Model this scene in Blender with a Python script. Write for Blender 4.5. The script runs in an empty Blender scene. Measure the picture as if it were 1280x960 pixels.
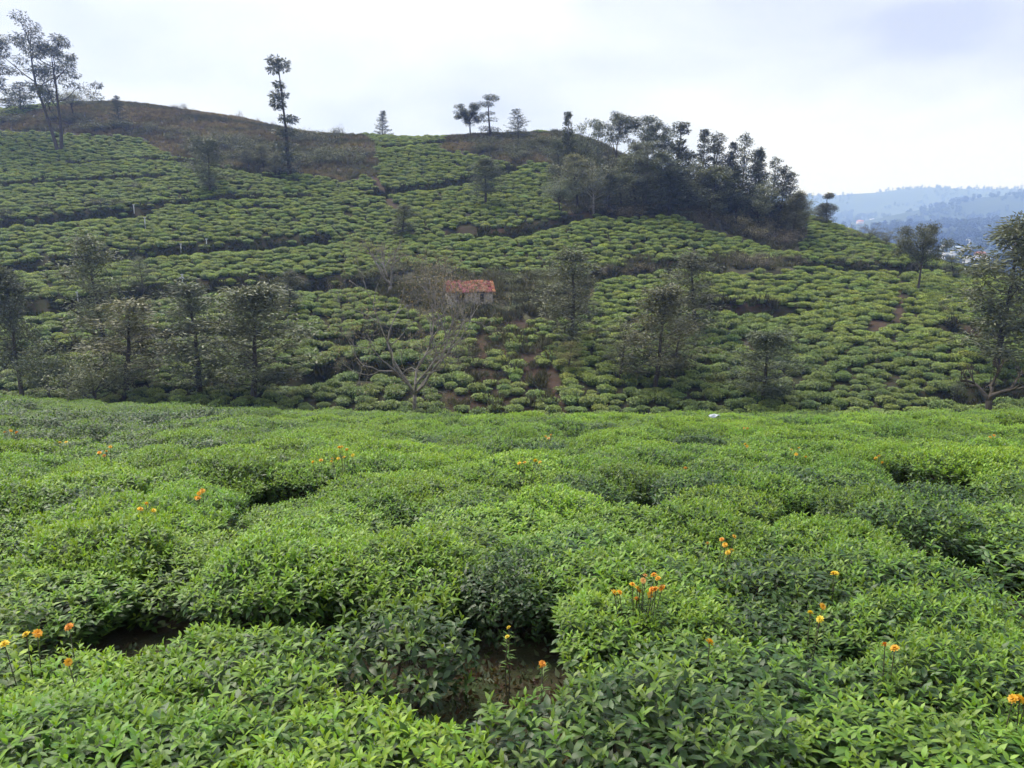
import bpy, math, random
import numpy as np
from mathutils import Vector

# ------------------------------------------------------------------ scene, camera, world, sun
sc = bpy.context.scene
COL = sc.collection
F = 949.0                                    # focal length in pixels of the 1280 x 960 photograph
PITCH = math.atan(180.0 / F)                 # the eye-level line runs near row 300
cam_d = bpy.data.cameras.new('camera'); cam = bpy.data.objects.new('camera', cam_d); COL.objects.link(cam)
cam_d.sensor_width = 36.0; cam_d.lens = 36.0 * F / 1280.0
cam_d.clip_start = 0.05; cam_d.clip_end = 30000.0
cam.location = (0, 0, 0); cam.rotation_euler = (math.pi / 2 - PITCH, 0, 0)
sc.camera = cam

SUN_EL, SUN_AZ = math.radians(58), math.radians(-40)      # azimuth from +Y towards +X
world = bpy.data.worlds.new('World'); sc.world = world; world.use_nodes = True
nt = world.node_tree; nt.nodes.clear()
def wn(t, **k):
    n = nt.nodes.new(t)
    for a, b in k.items(): setattr(n, a, b)
    return n
w_out = wn('ShaderNodeOutputWorld'); w_bg = wn('ShaderNodeBackground')
w_sky = wn('ShaderNodeTexSky'); w_sky.sky_type = 'NISHITA'; w_sky.sun_disc = False
w_sky.sun_elevation = SUN_EL; w_sky.sun_rotation = SUN_AZ; w_sky.air_density = 1.0; w_sky.dust_density = 2.0
w_bg.inputs['Strength'].default_value = 0.1
tc = wn('ShaderNodeTexCoord'); sep = wn('ShaderNodeSeparateXYZ'); nt.links.new(tc.outputs['Generated'], sep.inputs[0])
zadd = wn('ShaderNodeMath', operation='ADD'); zadd.inputs[1].default_value = 0.22; nt.links.new(sep.outputs['Z'], zadd.inputs[0])
zmx = wn('ShaderNodeMath', operation='MAXIMUM'); zmx.inputs[1].default_value = 0.06; nt.links.new(zadd.outputs[0], zmx.inputs[0])
dvx = wn('ShaderNodeMath', operation='DIVIDE'); dvy = wn('ShaderNodeMath', operation='DIVIDE')
nt.links.new(sep.outputs['X'], dvx.inputs[0]); nt.links.new(zmx.outputs[0], dvx.inputs[1])
nt.links.new(sep.outputs['Y'], dvy.inputs[0]); nt.links.new(zmx.outputs[0], dvy.inputs[1])
cmb = wn('ShaderNodeCombineXYZ'); nt.links.new(dvx.outputs[0], cmb.inputs[0]); nt.links.new(dvy.outputs[0], cmb.inputs[1])
cmb.inputs[2].default_value = 3.7
cn = wn('ShaderNodeTexNoise'); cn.inputs['Scale'].default_value = 0.85; cn.inputs['Detail'].default_value = 6.0
cn.inputs['Roughness'].default_value = 0.52; cn.inputs['Distortion'].default_value = 0.25
nt.links.new(cmb.outputs[0], cn.inputs['Vector'])
cr = wn('ShaderNodeValToRGB'); nt.links.new(cn.outputs['Fac'], cr.inputs[0])
e = cr.color_ramp.elements
e[0].position = 0.34; e[0].color = (0.212, 0.222, 0.282, 1)
e[1].position = 0.57; e[1].color = (0.368, 0.384, 0.418, 1)
m_ = e.new(0.46); m_.color = (0.300, 0.314, 0.366, 1)
csc = wn('ShaderNodeVectorMath', operation='SCALE'); csc.inputs['Scale'].default_value = 7.6
nt.links.new(cr.outputs[0], csc.inputs[0])
mx = wn('ShaderNodeMix', data_type='RGBA'); mx.inputs['Factor'].default_value = 0.95
nt.links.new(w_sky.outputs[0], mx.inputs['A']); nt.links.new(csc.outputs[0], mx.inputs['B'])
nt.links.new(mx.outputs['Result'], w_bg.inputs['Color']); nt.links.new(w_bg.outputs[0], w_out.inputs[0])

sun_d = bpy.data.lights.new('sun', 'SUN'); sun = bpy.data.objects.new('sun', sun_d); COL.objects.link(sun)
sun_d.energy = 1.5; sun_d.angle = math.radians(40); sun_d.color = (1.0, 0.975, 0.94)
sdir = Vector((math.sin(SUN_AZ) * math.cos(SUN_EL), math.cos(SUN_AZ) * math.cos(SUN_EL), math.sin(SUN_EL)))
sun.rotation_euler = sdir.to_track_quat('Z', 'Y').to_euler(); sun.location = (0, 0, 60)

sc.view_settings.view_transform = 'Standard'; sc.view_settings.look = 'None'
sc.view_settings.exposure = 1.80; sc.view_settings.gamma = 1.0; sc.view_settings.use_curve_mapping = False
sc.render.engine = 'CYCLES'
sc.cycles.use_denoising = True
sc.cycles.max_bounces = 6; sc.cycles.diffuse_bounces = 3; sc.cycles.glossy_bounces = 2
sc.cycles.transmission_bounces = 4; sc.cycles.transparent_max_bounces = 4; sc.cycles.volume_bounces = 2
sc.cycles.use_adaptive_sampling = True; sc.cycles.adaptive_threshold = 0.02
sc.cycles.caustics_reflective = False; sc.cycles.caustics_refractive = False

# ------------------------------------------------------------------ pixels and noise
CP, SP = math.cos(PITCH), math.sin(PITCH)
def ray(u, v):
    a = (np.asarray(u, float) - 640) / F; b = -(np.asarray(v, float) - 480) / F
    return np.stack([a, CP + b * SP, -SP + b * CP], -1)
def project(x, y, z):
    d = y * CP - z * SP; h = y * SP + z * CP
    d = np.where(np.abs(d) < 1e-3, 1e-3, d)
    return 640 + F * x / d, 480 - F * h / d
def at_depth(u, v, Y):
    r = ray(u, v); return r * (Y / r[..., 1:2] if r.ndim > 1 else Y / r[1])

def _hash(ix, iy, s):
    h = (ix.astype(np.int64) * 374761393 + iy.astype(np.int64) * 668265263 + s * 974711) & 0x7fffffff
    h = ((h ^ (h >> 13)) * 1274126177) & 0x7fffffff
    return ((h ^ (h >> 16)) & 0xffff) / 65535.0
def vnoise(x, y, s=0):
    x = np.asarray(x, float); y = np.asarray(y, float)
    ix, iy = np.floor(x), np.floor(y); fx, fy = x - ix, y - iy
    fx = fx * fx * (3 - 2 * fx); fy = fy * fy * (3 - 2 * fy)
    a, b, c, d = _hash(ix, iy, s), _hash(ix + 1, iy, s), _hash(ix, iy + 1, s), _hash(ix + 1, iy + 1, s)
    return (a * (1 - fx) + b * fx) * (1 - fy) + (c * (1 - fx) + d * fx) * fy
def fbm(x, y, s=0, o=4):
    t = 0; a = .5
    for k in range(o):
        t = t + a * vnoise(np.asarray(x) * 2 ** k, np.asarray(y) * 2 ** k, s + k); a *= .5
    return t / (1 - .5 ** o)
def in_poly(u, v, poly):
    inside = np.zeros(np.shape(u), bool); n = len(poly)
    for i in range(n):
        x1, y1 = poly[i]; x2, y2 = poly[(i + 1) % n]
        c = ((y1 > v) != (y2 > v)) & (u < (x2 - x1) * (v - y1) / (y2 - y1 + 1e-9) + x1)
        inside ^= c
    return inside
def seg_dist(px, py, line):
    """distance to a polyline and signed side (+ = farther from the camera)"""
    best = np.full(px.shape, 1e9); side = np.zeros(px.shape)
    for (x1, y1), (x2, y2) in zip(line[:-1], line[1:]):
        dx, dy = x2 - x1, y2 - y1; L2 = dx * dx + dy * dy + 1e-9
        t = np.clip(((px - x1) * dx + (py - y1) * dy) / L2, 0, 1)
        qx, qy = px - x1 - t * dx, py - y1 - t * dy
        d = np.hypot(qx, qy); m = d < best
        best = np.where(m, d, best); side = np.where(m, qy, side)
    return best, side

# ------------------------------------------------------------------ mesh helpers
def mesh_np(name, V, T, mat=None, col=None, smooth=True):
    """V (n,3), T (m,3) triangles; col (n,4) goes to the colour attribute 'col'"""
    V = np.asarray(V, np.float32); T = np.asarray(T, np.int32)
    me = bpy.data.meshes.new(name)
    me.vertices.add(len(V)); me.vertices.foreach_set('co', V.ravel())
    me.loops.add(T.size); me.loops.foreach_set('vertex_index', T.ravel())
    me.polygons.add(len(T)); me.polygons.foreach_set('loop_start', np.arange(0, T.size, 3, dtype=np.int32))
    me.polygons.foreach_set('loop_total', np.full(len(T), 3, np.int32))
    if smooth: me.polygons.foreach_set('use_smooth', np.ones(len(T), bool))
    if col is not None:
        a = me.color_attributes.new('col', 'FLOAT_COLOR', 'POINT'); a.data.foreach_set('color', np.asarray(col, np.float32).ravel())
    if mat: me.materials.append(mat)
    me.update(); me.validate(); return me
class MB:
    def __init__(s): s.V = []; s.T = []; s.C = []; s.n = 0
    def add(s, V, T, C=None):
        V = np.asarray(V, float).reshape(-1, 3); s.V.append(V); s.T.append(np.asarray(T, int).reshape(-1, 3) + s.n); s.n += len(V)
        s.C.append(np.tile([.5, .5, .5, 1.], (len(V), 1)) if C is None else np.asarray(C, float))
    def tube(s, P, R, k=5, cap=True):
        P = np.asarray(P, float); n = len(P); R = np.broadcast_to(np.asarray(R, float), (n,))
        D = np.gradient(P, axis=0); D /= np.linalg.norm(D, axis=1, keepdims=True) + 1e-9
        ref = np.where(np.abs(D[:, 2:3]) > .9, [[1., 0, 0]], [[0, 0, 1.]])
        A = np.cross(D, ref); A /= np.linalg.norm(A, axis=1, keepdims=True) + 1e-9; B = np.cross(D, A)
        th = np.arange(k) * 2 * math.pi / k
        V = P[:, None] + R[:, None, None] * (np.cos(th)[None, :, None] * A[:, None] + np.sin(th)[None, :, None] * B[:, None])
        T = []
        for i in range(n - 1):
            for j in range(k):
                a, b = i * k + j, i * k + (j + 1) % k
                T += [(a, b, b + k), (a, b + k, a + k)]
        if cap:
            T += [((n - 1) * k, (n - 1) * k + j, (n - 1) * k + j + 1) for j in range(1, k - 1)]
        s.add(V.reshape(-1, 3), T)
    def box(s, c, d, rot=0, tilt=0):
        c = np.array(c, float); d = np.array(d, float) / 2
        q = np.array([[x, y, z] for x in (-1, 1) for y in (-1, 1) for z in (-1, 1)], float) * d
        if tilt: ct, st = math.cos(tilt), math.sin(tilt); q = np.stack([q[:, 0], q[:, 1] * ct - q[:, 2] * st, q[:, 1] * st + q[:, 2] * ct], -1)
        if rot: cr_, sr = math.cos(rot), math.sin(rot); q = np.stack([q[:, 0] * cr_ - q[:, 1] * sr, q[:, 0] * sr + q[:, 1] * cr_, q[:, 2]], -1)
        s.add(q + c, [(0, 1, 3), (0, 3, 2), (4, 6, 7), (4, 7, 5), (0, 4, 5), (0, 5, 1), (2, 3, 7), (2, 7, 6), (0, 2, 6), (0, 6, 4), (1, 5, 7), (1, 7, 3)])
    def mesh(s, name, mat, smooth=True):
        return mesh_np(name, np.concatenate(s.V), np.concatenate(s.T), mat, np.concatenate(s.C), smooth)
LEAF_V = np.array([[0, 0, 0], [-.34, .3, .05], [0, .3, 0], [.34, .3, .05], [-.36, .62, .05], [0, .62, 0], [.36, .62, .05], [0, 1, 0]], float)
LEAF_T = np.array([[0, 2, 1], [0, 3, 2], [1, 2, 5], [1, 5, 4], [2, 3, 6], [2, 6, 5], [4, 5, 7], [5, 6, 7]])
DIA_V = np.array([[0, 0, 0], [-.5, .45, .03], [0, 1, 0], [.5, .45, .03]], float); DIA_T = np.array([[0, 2, 1], [0, 3, 2]])
def leaves(P, D, N, L, W, col, droop=.25, tv=LEAF_V, tt=LEAF_T):
    """place one leaf at each P, along D, face normal towards N; returns V, T, C"""
    n = len(P); D = D / (np.linalg.norm(D, axis=1, keepdims=True) + 1e-9)
    X = np.cross(D, N); X /= np.linalg.norm(X, axis=1, keepdims=True) + 1e-9; Z = np.cross(X, D)
    t = tv[None]
    w = np.broadcast_to(np.asarray(W, float), (n,))[:, None, None]; l = np.broadcast_to(np.asarray(L, float), (n,))[:, None, None]
    dr = np.broadcast_to(np.asarray(droop, float), (n,))[:, None]
    z = t[..., 2] * 1.0 * w[..., 0] - dr * t[..., 1] ** 2 * l[..., 0]
    V = P[:, None] + X[:, None] * (t[..., 0:1] * w) + D[:, None] * (t[..., 1:2] * l) + Z[:, None] * z[..., None]
    T = tt[None] + (np.arange(n) * len(tv))[:, None, None]
    C = np.repeat(col, len(tv), axis=0)
    return V.reshape(-1, 3), T.reshape(-1, 3), C
def link(o, parent=None):
    COL.objects.link(o)
    if parent is not None: o.parent = parent
    return o
def obj(name, me, parent=None, loc=None, tint=None):
    o = bpy.data.objects.new(name, me); link(o, parent)
    if loc is not None: o.location = [float(c) for c in loc]
    if tint is not None: o.color = (tint[0], tint[1], tint[2], 1)
    return o
def thing(name, label, cat, loc, rz=0, group=None):
    o = bpy.data.objects.new(name, None); link(o); o.location = [float(c) for c in loc]; o.rotation_euler = (0, 0, rz)
    o.empty_display_size = .2; return tag(o, label, cat, group)
def tag(o, label=None, cat=None, group=None, kind=None):
    if label: o['label'] = label
    if cat: o['category'] = cat
    if group: o['group'] = group
    if kind: o['kind'] = kind
    return o

# ------------------------------------------------------------------ materials
def new_mat(name):
    m = bpy.data.materials.new(name); m.use_nodes = True; t = m.node_tree; t.nodes.clear(); return m, t
def nd(t, ty, **k):
    n = t.nodes.new(ty)
    for a, b in k.items(): setattr(n, a, b)
    return n
def mixc(t, fac, a, b, blend='MIX'):
    n = nd(t, 'ShaderNodeMix', data_type='RGBA', blend_type=blend)
    for s, val in (('Factor', fac), ('A', a), ('B', b)):
        if hasattr(val, 'is_linked') or hasattr(val, 'links'): t.links.new(val, n.inputs[s])
        elif isinstance(val, tuple): n.inputs[s].default_value = (*val[:3], 1)
        else: n.inputs[s].default_value = val
    return n.outputs['Result']
def leaf_mat(name, young, old, var=.25, rough=.45, transl=.25, inst=False, spec=.5):
    """col.r: 0 young .. 1 mature; col.g: random per leaf; tint per object or per instance"""
    m, t = new_mat(name)
    a = nd(t, 'ShaderNodeAttribute', attribute_name='col'); s = nd(t, 'ShaderNodeSeparateColor'); t.links.new(a.outputs['Color'], s.inputs[0])
    c = mixc(t, s.outputs[0], young, old)
    hv = nd(t, 'ShaderNodeMapRange'); hv.inputs['To Min'].default_value = 1 - var; hv.inputs['To Max'].default_value = 1 + var
    t.links.new(s.outputs[1], hv.inputs['Value'])
    hs = nd(t, 'ShaderNodeHueSaturation'); t.links.new(c, hs.inputs['Color']); t.links.new(hv.outputs[0], hs.inputs['Value'])
    hh = nd(t, 'ShaderNodeMapRange'); hh.inputs['To Min'].default_value = .485; hh.inputs['To Max'].default_value = .515
    t.links.new(s.outputs[2], hh.inputs['Value']); t.links.new(hh.outputs[0], hs.inputs['Hue'])
    if inst: ti = nd(t, 'ShaderNodeAttribute', attribute_name='tint', attribute_type='INSTANCER').outputs['Color']
    else: ti = nd(t, 'ShaderNodeObjectInfo').outputs['Color']
    c2 = mixc(t, 1.0, hs.outputs[0], ti, 'MULTIPLY')
    p = nd(t, 'ShaderNodeBsdfPrincipled'); p.inputs['Roughness'].default_value = rough; p.inputs['Specular IOR Level'].default_value = spec
    t.links.new(c2, p.inputs['Base Color'])
    o = nd(t, 'ShaderNodeOutputMaterial')
    if transl:
        tr = nd(t, 'ShaderNodeBsdfTranslucent'); t.links.new(mixc(t, 1.0, c2, (1.2, 1.15, .6), 'MULTIPLY'), tr.inputs['Color'])
        ms = nd(t, 'ShaderNodeMixShader'); ms.inputs[0].default_value = transl
        t.links.new(p.outputs[0], ms.inputs[1]); t.links.new(tr.outputs[0], ms.inputs[2]); t.links.new(ms.outputs[0], o.inputs[0])
    else: t.links.new(p.outputs[0], o.inputs[0])
    return m
def plain_mat(name, a, b, scale=8, rough=.8, bump=.3, spec=.3, tint=False):
    m, t = new_mat(name)
    tc_ = nd(t, 'ShaderNodeTexCoord')
    n1 = nd(t, 'ShaderNodeTexNoise'); n1.inputs['Scale'].default_value = scale; n1.inputs['Detail'].default_value = 6
    t.links.new(tc_.outputs['Object'], n1.inputs['Vector'])
    rm = nd(t, 'ShaderNodeMapRange'); rm.inputs['From Min'].default_value = .3; rm.inputs['From Max'].default_value = .7
    t.links.new(n1.outputs['Fac'], rm.inputs['Value'])
    c = mixc(t, rm.outputs[0], a, b)
    if tint: c = mixc(t, 1.0, c, nd(t, 'ShaderNodeObjectInfo').outputs['Color'], 'MULTIPLY')
    p = nd(t, 'ShaderNodeBsdfPrincipled'); p.inputs['Roughness'].default_value = rough; p.inputs['Specular IOR Level'].default_value = spec
    t.links.new(c, p.inputs['Base Color'])
    if bump:
        bm_ = nd(t, 'ShaderNodeBump'); bm_.inputs['Strength'].default_value = bump; bm_.inputs['Distance'].default_value = .05
        t.links.new(n1.outputs['Fac'], bm_.inputs['Height']); t.links.new(bm_.outputs[0], p.inputs['Normal'])
    o = nd(t, 'ShaderNodeOutputMaterial'); t.links.new(p.outputs[0], o.inputs[0]); return m
M = {}
M['tea_old'] = leaf_mat('mature tea leaf', (.060, .125, .022), (.030, .072, .018), .35, .40, .18, spec=.38)
M['tea_new'] = leaf_mat('young tea leaf', (.205, .340, .034), (.098, .200, .026), .28, .48, .32)
M['tea_old_i'] = leaf_mat('mature tea leaf, massed', (.060, .125, .022), (.030, .072, .018), .35, .40, .18, inst=True, spec=.38)
M['tea_new_i'] = leaf_mat('young tea leaf, massed', (.205, .340, .034), (.098, .200, .026), .28, .48, .32, inst=True)
M['tea_hill'] = leaf_mat('hillside tea leaf', (.245, .330, .070), (.060, .100, .032), .35, .5, .15, inst=True)
M['tea_stem'] = plain_mat('tea wood', (.05, .04, .03), (.11, .09, .07), 20, .9)
M['oak_leaf'] = leaf_mat('silver oak leaf', (.170, .180, .110), (.085, .100, .058), .4, .5, .2)
M['euc_leaf'] = leaf_mat('eucalyptus leaf', (.120, .138, .088), (.065, .080, .056), .4, .45, .15)
M['con_leaf'] = leaf_mat('conifer needles', (.085, .102, .062), (.042, .054, .036), .4, .6, .08)
M['dry_leaf'] = leaf_mat('sparse dry leaf', (.26, .20, .11), (.12, .12, .06), .4, .6, .2)
M['scrub_leaf'] = leaf_mat('scrub leaf', (.15, .16, .09), (.07, .075, .045), .4, .6, .15)
M['bark'] = plain_mat('grey brown bark', (.042, .036, .032), (.095, .082, .070), 6, .9, .5)
M['pale_bark'] = plain_mat('pale peeling bark', (.22, .20, .17), (.42, .39, .34), 5, .85, .3)
M['dead_bark'] = plain_mat('grey weathered bark', (.13, .115, .10), (.27, .25, .225), 6, .9, .4)

# ------------------------------------------------------------------ terrain heights
def near_z(x, y):
    z = -2.65 - .159 * y + np.where(x < 0, .0015, .0007) * x * x
    z = z + .16 * (fbm(x / 6.5, y / 6.5, 5, 2) - .5)
    q = (y - 30.5 - 3 * (vnoise(x / 9, y * 0 + .5, 9) - .5)) / 1.6
    return z - .62 * 1.6 * np.logaddexp(0, np.clip(q, -40, 400))
HC = []                                                # hill control points: pixel, depth in metres
def hc(u, *vd):
    for v, d in vd: HC.append((*at_depth(u, v, d),))
hc(-160, (505, 62), (430, 74), (378, 86), (330, 99), (270, 119), (220, 139), (178, 166), (155, 198))
hc(20, (500, 61), (430, 73), (378, 85), (330, 98), (270, 118), (220, 138), (172, 166), (138, 203))
hc(160, (500, 60), (430, 72), (378, 84), (330, 97), (270, 117), (220, 138), (172, 168), (130, 207))
hc(310, (502, 59), (430, 71), (378, 83), (330, 96), (270, 116), (220, 138), (180, 165), (149, 198))
hc(450, (505, 58), (430, 71), (370, 85), (300, 107), (240, 131), (200, 152), (168, 180))
hc(600, (508, 57), (430, 70), (375, 84), (290, 110), (235, 134), (200, 152), (170, 176))
hc(740, (508, 57), (430, 70), (350, 91), (270, 116), (225, 140), (176, 170))
hc(870, (505, 57), (450, 65), (385, 80), (325, 99), (275, 117), (228, 146))
hc(985, (503, 57), (450, 65), (395, 79), (330, 101), (300, 114), (266, 138))
hc(1100, (502, 57), (450, 66), (395, 80), (335, 104), (303, 126))
hc(1200, (503, 56), (450, 65), (395, 79), (345, 102), (335, 112))
hc(1290, (503, 55), (450, 64), (400, 77), (355, 103))
hc(1450, (505, 54), (450, 63), (400, 76), (375, 95))
for (u, v, d) in [(-160, 155, 198), (20, 138, 203), (160, 130, 207), (310, 149, 198), (450, 168, 180), (600, 170, 176), (740, 176, 170),
                  (870, 228, 146), (985, 266, 138), (1100, 303, 126), (1200, 335, 112), (1290, 355, 103), (1450, 375, 95)]:
    p = at_depth(u, v, d); right = np.clip((u - 740) / 400, 0, 1)
    for k, (dd, dz) in enumerate([(22, -2.5 - 5 * right), (70, -14 - 18 * right), (130, -30 - 25 * right)]):
        HC.append((p[0] * (d + dd) / d, d + dd, p[2] + dz))
for u in (-100, 250, 640, 1000, 1350):
    p = at_depth(u, 520, 46); HC.append((p[0], 46, -15.0)); HC.append((p[0] * 1.1, 34, -16.5))
HC = np.array(HC)
def _tps_k(r2): return .5 * r2 * np.log(r2 + 1e-6)
def tps_fit(P, z, lam):
    n = len(P); r2 = ((P[:, None] - P[None]) ** 2).sum(-1)
    A = np.zeros((n + 3, n + 3)); A[:n, :n] = _tps_k(r2) + lam * np.eye(n)
    A[:n, n] = 1; A[:n, n + 1:] = P; A[n, :n] = 1; A[n + 1:, :n] = P.T
    return np.linalg.solve(A, np.concatenate([z, np.zeros(3)]))
_W = tps_fit(HC[:, :2] / 50, HC[:, 2], .02)
def hill_z(x, y):
    x = np.asarray(x, float); y = np.asarray(y, float); sh = x.shape
    Q = np.stack([x.ravel(), y.ravel()], -1) / 50; out = np.empty(len(Q)); C = HC[:, :2] / 50; n = len(C)
    for i in range(0, len(Q), 20000):
        q = Q[i:i + 20000]; r2 = ((q[:, None] - C[None]) ** 2).sum(-1)
        out[i:i + 20000] = _tps_k(r2) @ _W[:n] + _W[n] + q @ _W[n + 1:]
    z = out.reshape(sh) + 1.1 * (fbm(x / 22, y / 22, 31, 3) - .5)
    return z - 90 * np.clip((y - 270) / 70, 0, 1) ** 2
def base_z(x, y):
    a, b = near_z(x, y), hill_z(x, y)
    w = np.clip((np.asarray(y) - 30) / 6, 0, 1)
    b = np.where(w < 1, b * w + (1 - w) * np.minimum(b, a - 3), b)
    k = 1.6
    return np.maximum(a, b) + k * np.log1p(np.exp(-np.abs(a - b) / k))

# fan-shaped sheet, finer near the camera
ys = [-7.0]
while ys[-1] < 340: ys.append(ys[-1] + float(np.clip(.0125 * ys[-1], .22, 1.25)))
YS = np.array(ys); NC = 351; SS = np.linspace(-1, 1, NC)
def halfw(y): return .76 * np.maximum(y, 0) + 15
GX = SS[None] * halfw(YS)[:, None]; GY = np.repeat(YS[:, None], NC, 1)
GZ = base_z(GX, GY)
def lookup(x, y, A=None):
    A = GZ if A is None else A
    x = np.asarray(x, float); y = np.asarray(y, float)
    r = np.clip(np.interp(y, YS, np.arange(len(YS))), 0, len(YS) - 1.001); c = np.clip((x / halfw(y) + 1) / 2 * (NC - 1), 0, NC - 1.001)
    i, j = r.astype(int), c.astype(int); fr, fc = r - i, c - j
    return (A[i, j] * (1 - fc) + A[i, j + 1] * fc) * (1 - fr) + (A[i + 1, j] * (1 - fc) + A[i + 1, j + 1] * fc) * fr
TT = np.concatenate([np.arange(2, 60, .1), np.arange(60, 335, .25)])
def cast(u, v, zoff=0., ymin=2.):
    """first point where the pixel's line of sight meets the ground (raised by zoff)"""
    r = ray(u, v); P = r[None] * (TT / r[1])[:, None]; P = P[P[:, 1] >= ymin]
    h = P[:, 2] - lookup(P[:, 0], P[:, 1]) - zoff
    k = np.argmax(h < 0) if (h < 0).any() else np.argmin(h)
    return P[k] * 1.0
# terraces and tracks drawn along pixel lines, then cut into the slope as steps
TERR = [([(0, 279), (60, 273), (110, 266), (172, 264)], 1.3), ([(20, 334), (70, 328), (150, 318), (230, 311), (330, 304), (405, 298)], 1.1),
        ([(25, 381), (90, 376), (150, 367), (240, 357), (300, 352), (400, 350), (480, 348)], 1.5), ([(170, 262), (260, 251), (380, 247)], .35),
        ([(470, 241), (560, 230), (640, 210)], .8), ([(0, 232), (120, 226), (200, 222)], .2), ([(90, 205), (170, 200), (240, 206), (370, 228)], .2),
        ([(1000, 328), (1080, 334), (1150, 333), (1210, 343)], 1.0), ([(585, 288), (640, 290), (680, 280), (722, 269)], 1.0),
        ([(890, 380), (920, 384), (965, 384)], 1.2), ([(1195, 408), (1225, 418)], 1.0), ([(1205, 492), (1265, 486)], .8),
        ([(420, 430), (470, 415), (520, 420)], .7), ([(180, 420), (260, 412), (330, 418)], .7), ([(380, 470), (440, 455), (500, 462)], .8),
        ([(60, 440), (130, 432), (200, 440)], .6), ([(750, 345), (830, 330), (900, 338)], .7), ([(480, 185), (560, 178)], .4)]
BANK = np.zeros_like(GZ); CUT = np.zeros_like(GZ); TW = []
for line, h in TERR:
    w = [cast(u, v, ymin=40)[:2] for u, v in line]; TW.append(w)
    d, sd = seg_dist(GX, GY, w); s = np.where(sd >= 0, d, -d); h = h * 1.7; wid = 2.2 + 1.3 * h
    CUT = np.minimum(CUT, np.where((s < .35) & (s > -wid), -h * np.clip((s + wid) / wid, 0, 1) * np.clip((.35 - s) / .5, 0, 1), 0))
    BANK = np.maximum(BANK, np.clip(1.2 - np.abs(s + .2) / 1.0, 0, 1))
GZ = GZ + CUT

# zones, in pixels of the photograph
Z_HEATH = [(-60, 165), (0, 150), (60, 133), (150, 120), (260, 125), (400, 150), (450, 165), (472, 180), (470, 217), (440, 228), (375, 216), (320, 214), (262, 204), (200, 190), (178, 172), (100, 167), (0, 163), (-60, 172)]
Z_CREST = [(565, 160), (690, 165), (700, 200), (640, 206), (590, 192), (545, 186)]
Z_GROVE = [(690, 150), (1002, 225), (1010, 298), (985, 318), (940, 304), (850, 272), (740, 269), (715, 271), (692, 245), (688, 200)]
Z_BRUSH = [(745, 340), (800, 324), (860, 332), (900, 322), (1000, 326), (1012, 334), (930, 342), (850, 338), (760, 348)]
Z_HUT = [(440, 350), (500, 332), (560, 340), (640, 340), (715, 338), (752, 352), (735, 388), (690, 396), (640, 402), (560, 398), (480, 372)]
Z_GULLY = [(600, 396), (655, 398), (692, 440), (705, 515), (555, 515), (570, 470), (590, 430)]
Z_BARE = [[(1080, 395), (1105, 395), (1110, 412), (1088, 414)], [(885, 378), (965, 380), (985, 388), (895, 388)], [(1192, 405), (1222, 410), (1232, 424), (1198, 420)],
          [(925, 425), (948, 427), (945, 440), (928, 436)], [(1119, 338), (1128, 338), (1128, 405), (1118, 405)], [(1205, 490), (1262, 486), (1255, 500), (1205, 502)],
          [(520, 292), (590, 283), (640, 286), (680, 276), (722, 264), (750, 262), (745, 271), (690, 285), (645, 293), (590, 291)],
          [(437, 166), (446, 166), (484, 240), (474, 243)], [(475, 240), (484, 238), (500, 262), (490, 264)], [(830, 326), (900, 330), (905, 335), (830, 331)]]
Z_DARK = [(820, 392), (950, 388), (1050, 425), (1120, 430), (1190, 480), (1210, 505), (760, 512), (790, 440)]
Z_LOWL = [(-100, 385), (120, 380), (330, 368), (440, 375), (520, 400), (560, 440), (560, 520), (-100, 520)]
Z_BRIGHT = [[(632, 402), (690, 405), (705, 425), (690, 440), (640, 436)], [(735, 408), (780, 408), (800, 430), (745, 434)], [(868, 408), (890, 415), (945, 440), (932, 455), (880, 425)],
            [(470, 175), (560, 172), (600, 195), (690, 205), (720, 262), (600, 285), (500, 275), (480, 235)], [(850, 330), (1110, 340), (1110, 400), (1040, 420), (940, 380), (880, 372)],
            [(140, 270), (330, 255), (330, 300), (140, 312)], [(1130, 345), (1220, 350), (1210, 470), (1130, 420)]]
def pix(x, y): return project(x, y, lookup(x, y))
GU, GV = project(GX, GY, GZ)
jit = 26 * (fbm(GX / 5, GY / 5, 71, 3) - .5)
hill_m = GY > 44
red = np.zeros_like(GZ); rn = np.clip(2.6 * (fbm(GX / 3.2, GY / 3.2, 43, 3) - .28), 0, 1)
for z in Z_BARE + [Z_GULLY]: red = np.where(hill_m & in_poly(GU + jit * (1 if z is Z_GULLY else .25), GV + jit * (.5 if z is Z_GULLY else .12), z), .35 + .65 * rn, red)
red = np.maximum(red, BANK * np.clip(2.2 * (vnoise(GX / 9, GY / 9, 41) - .45), 0, 1) * .5)
heath = np.where(hill_m & (in_poly(GU + jit, GV + jit * .4, Z_HEATH) | in_poly(GU + jit, GV + jit * .4, Z_CREST)), 1., 0.)
grass = np.where(hill_m & (in_poly(GU + jit, GV + jit * .4, Z_HUT) | in_poly(GU + jit, GV + jit * .4, Z_BRUSH) | in_poly(GU + jit, GV + jit * .4, Z_GROVE)), 1., 0.)
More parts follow.
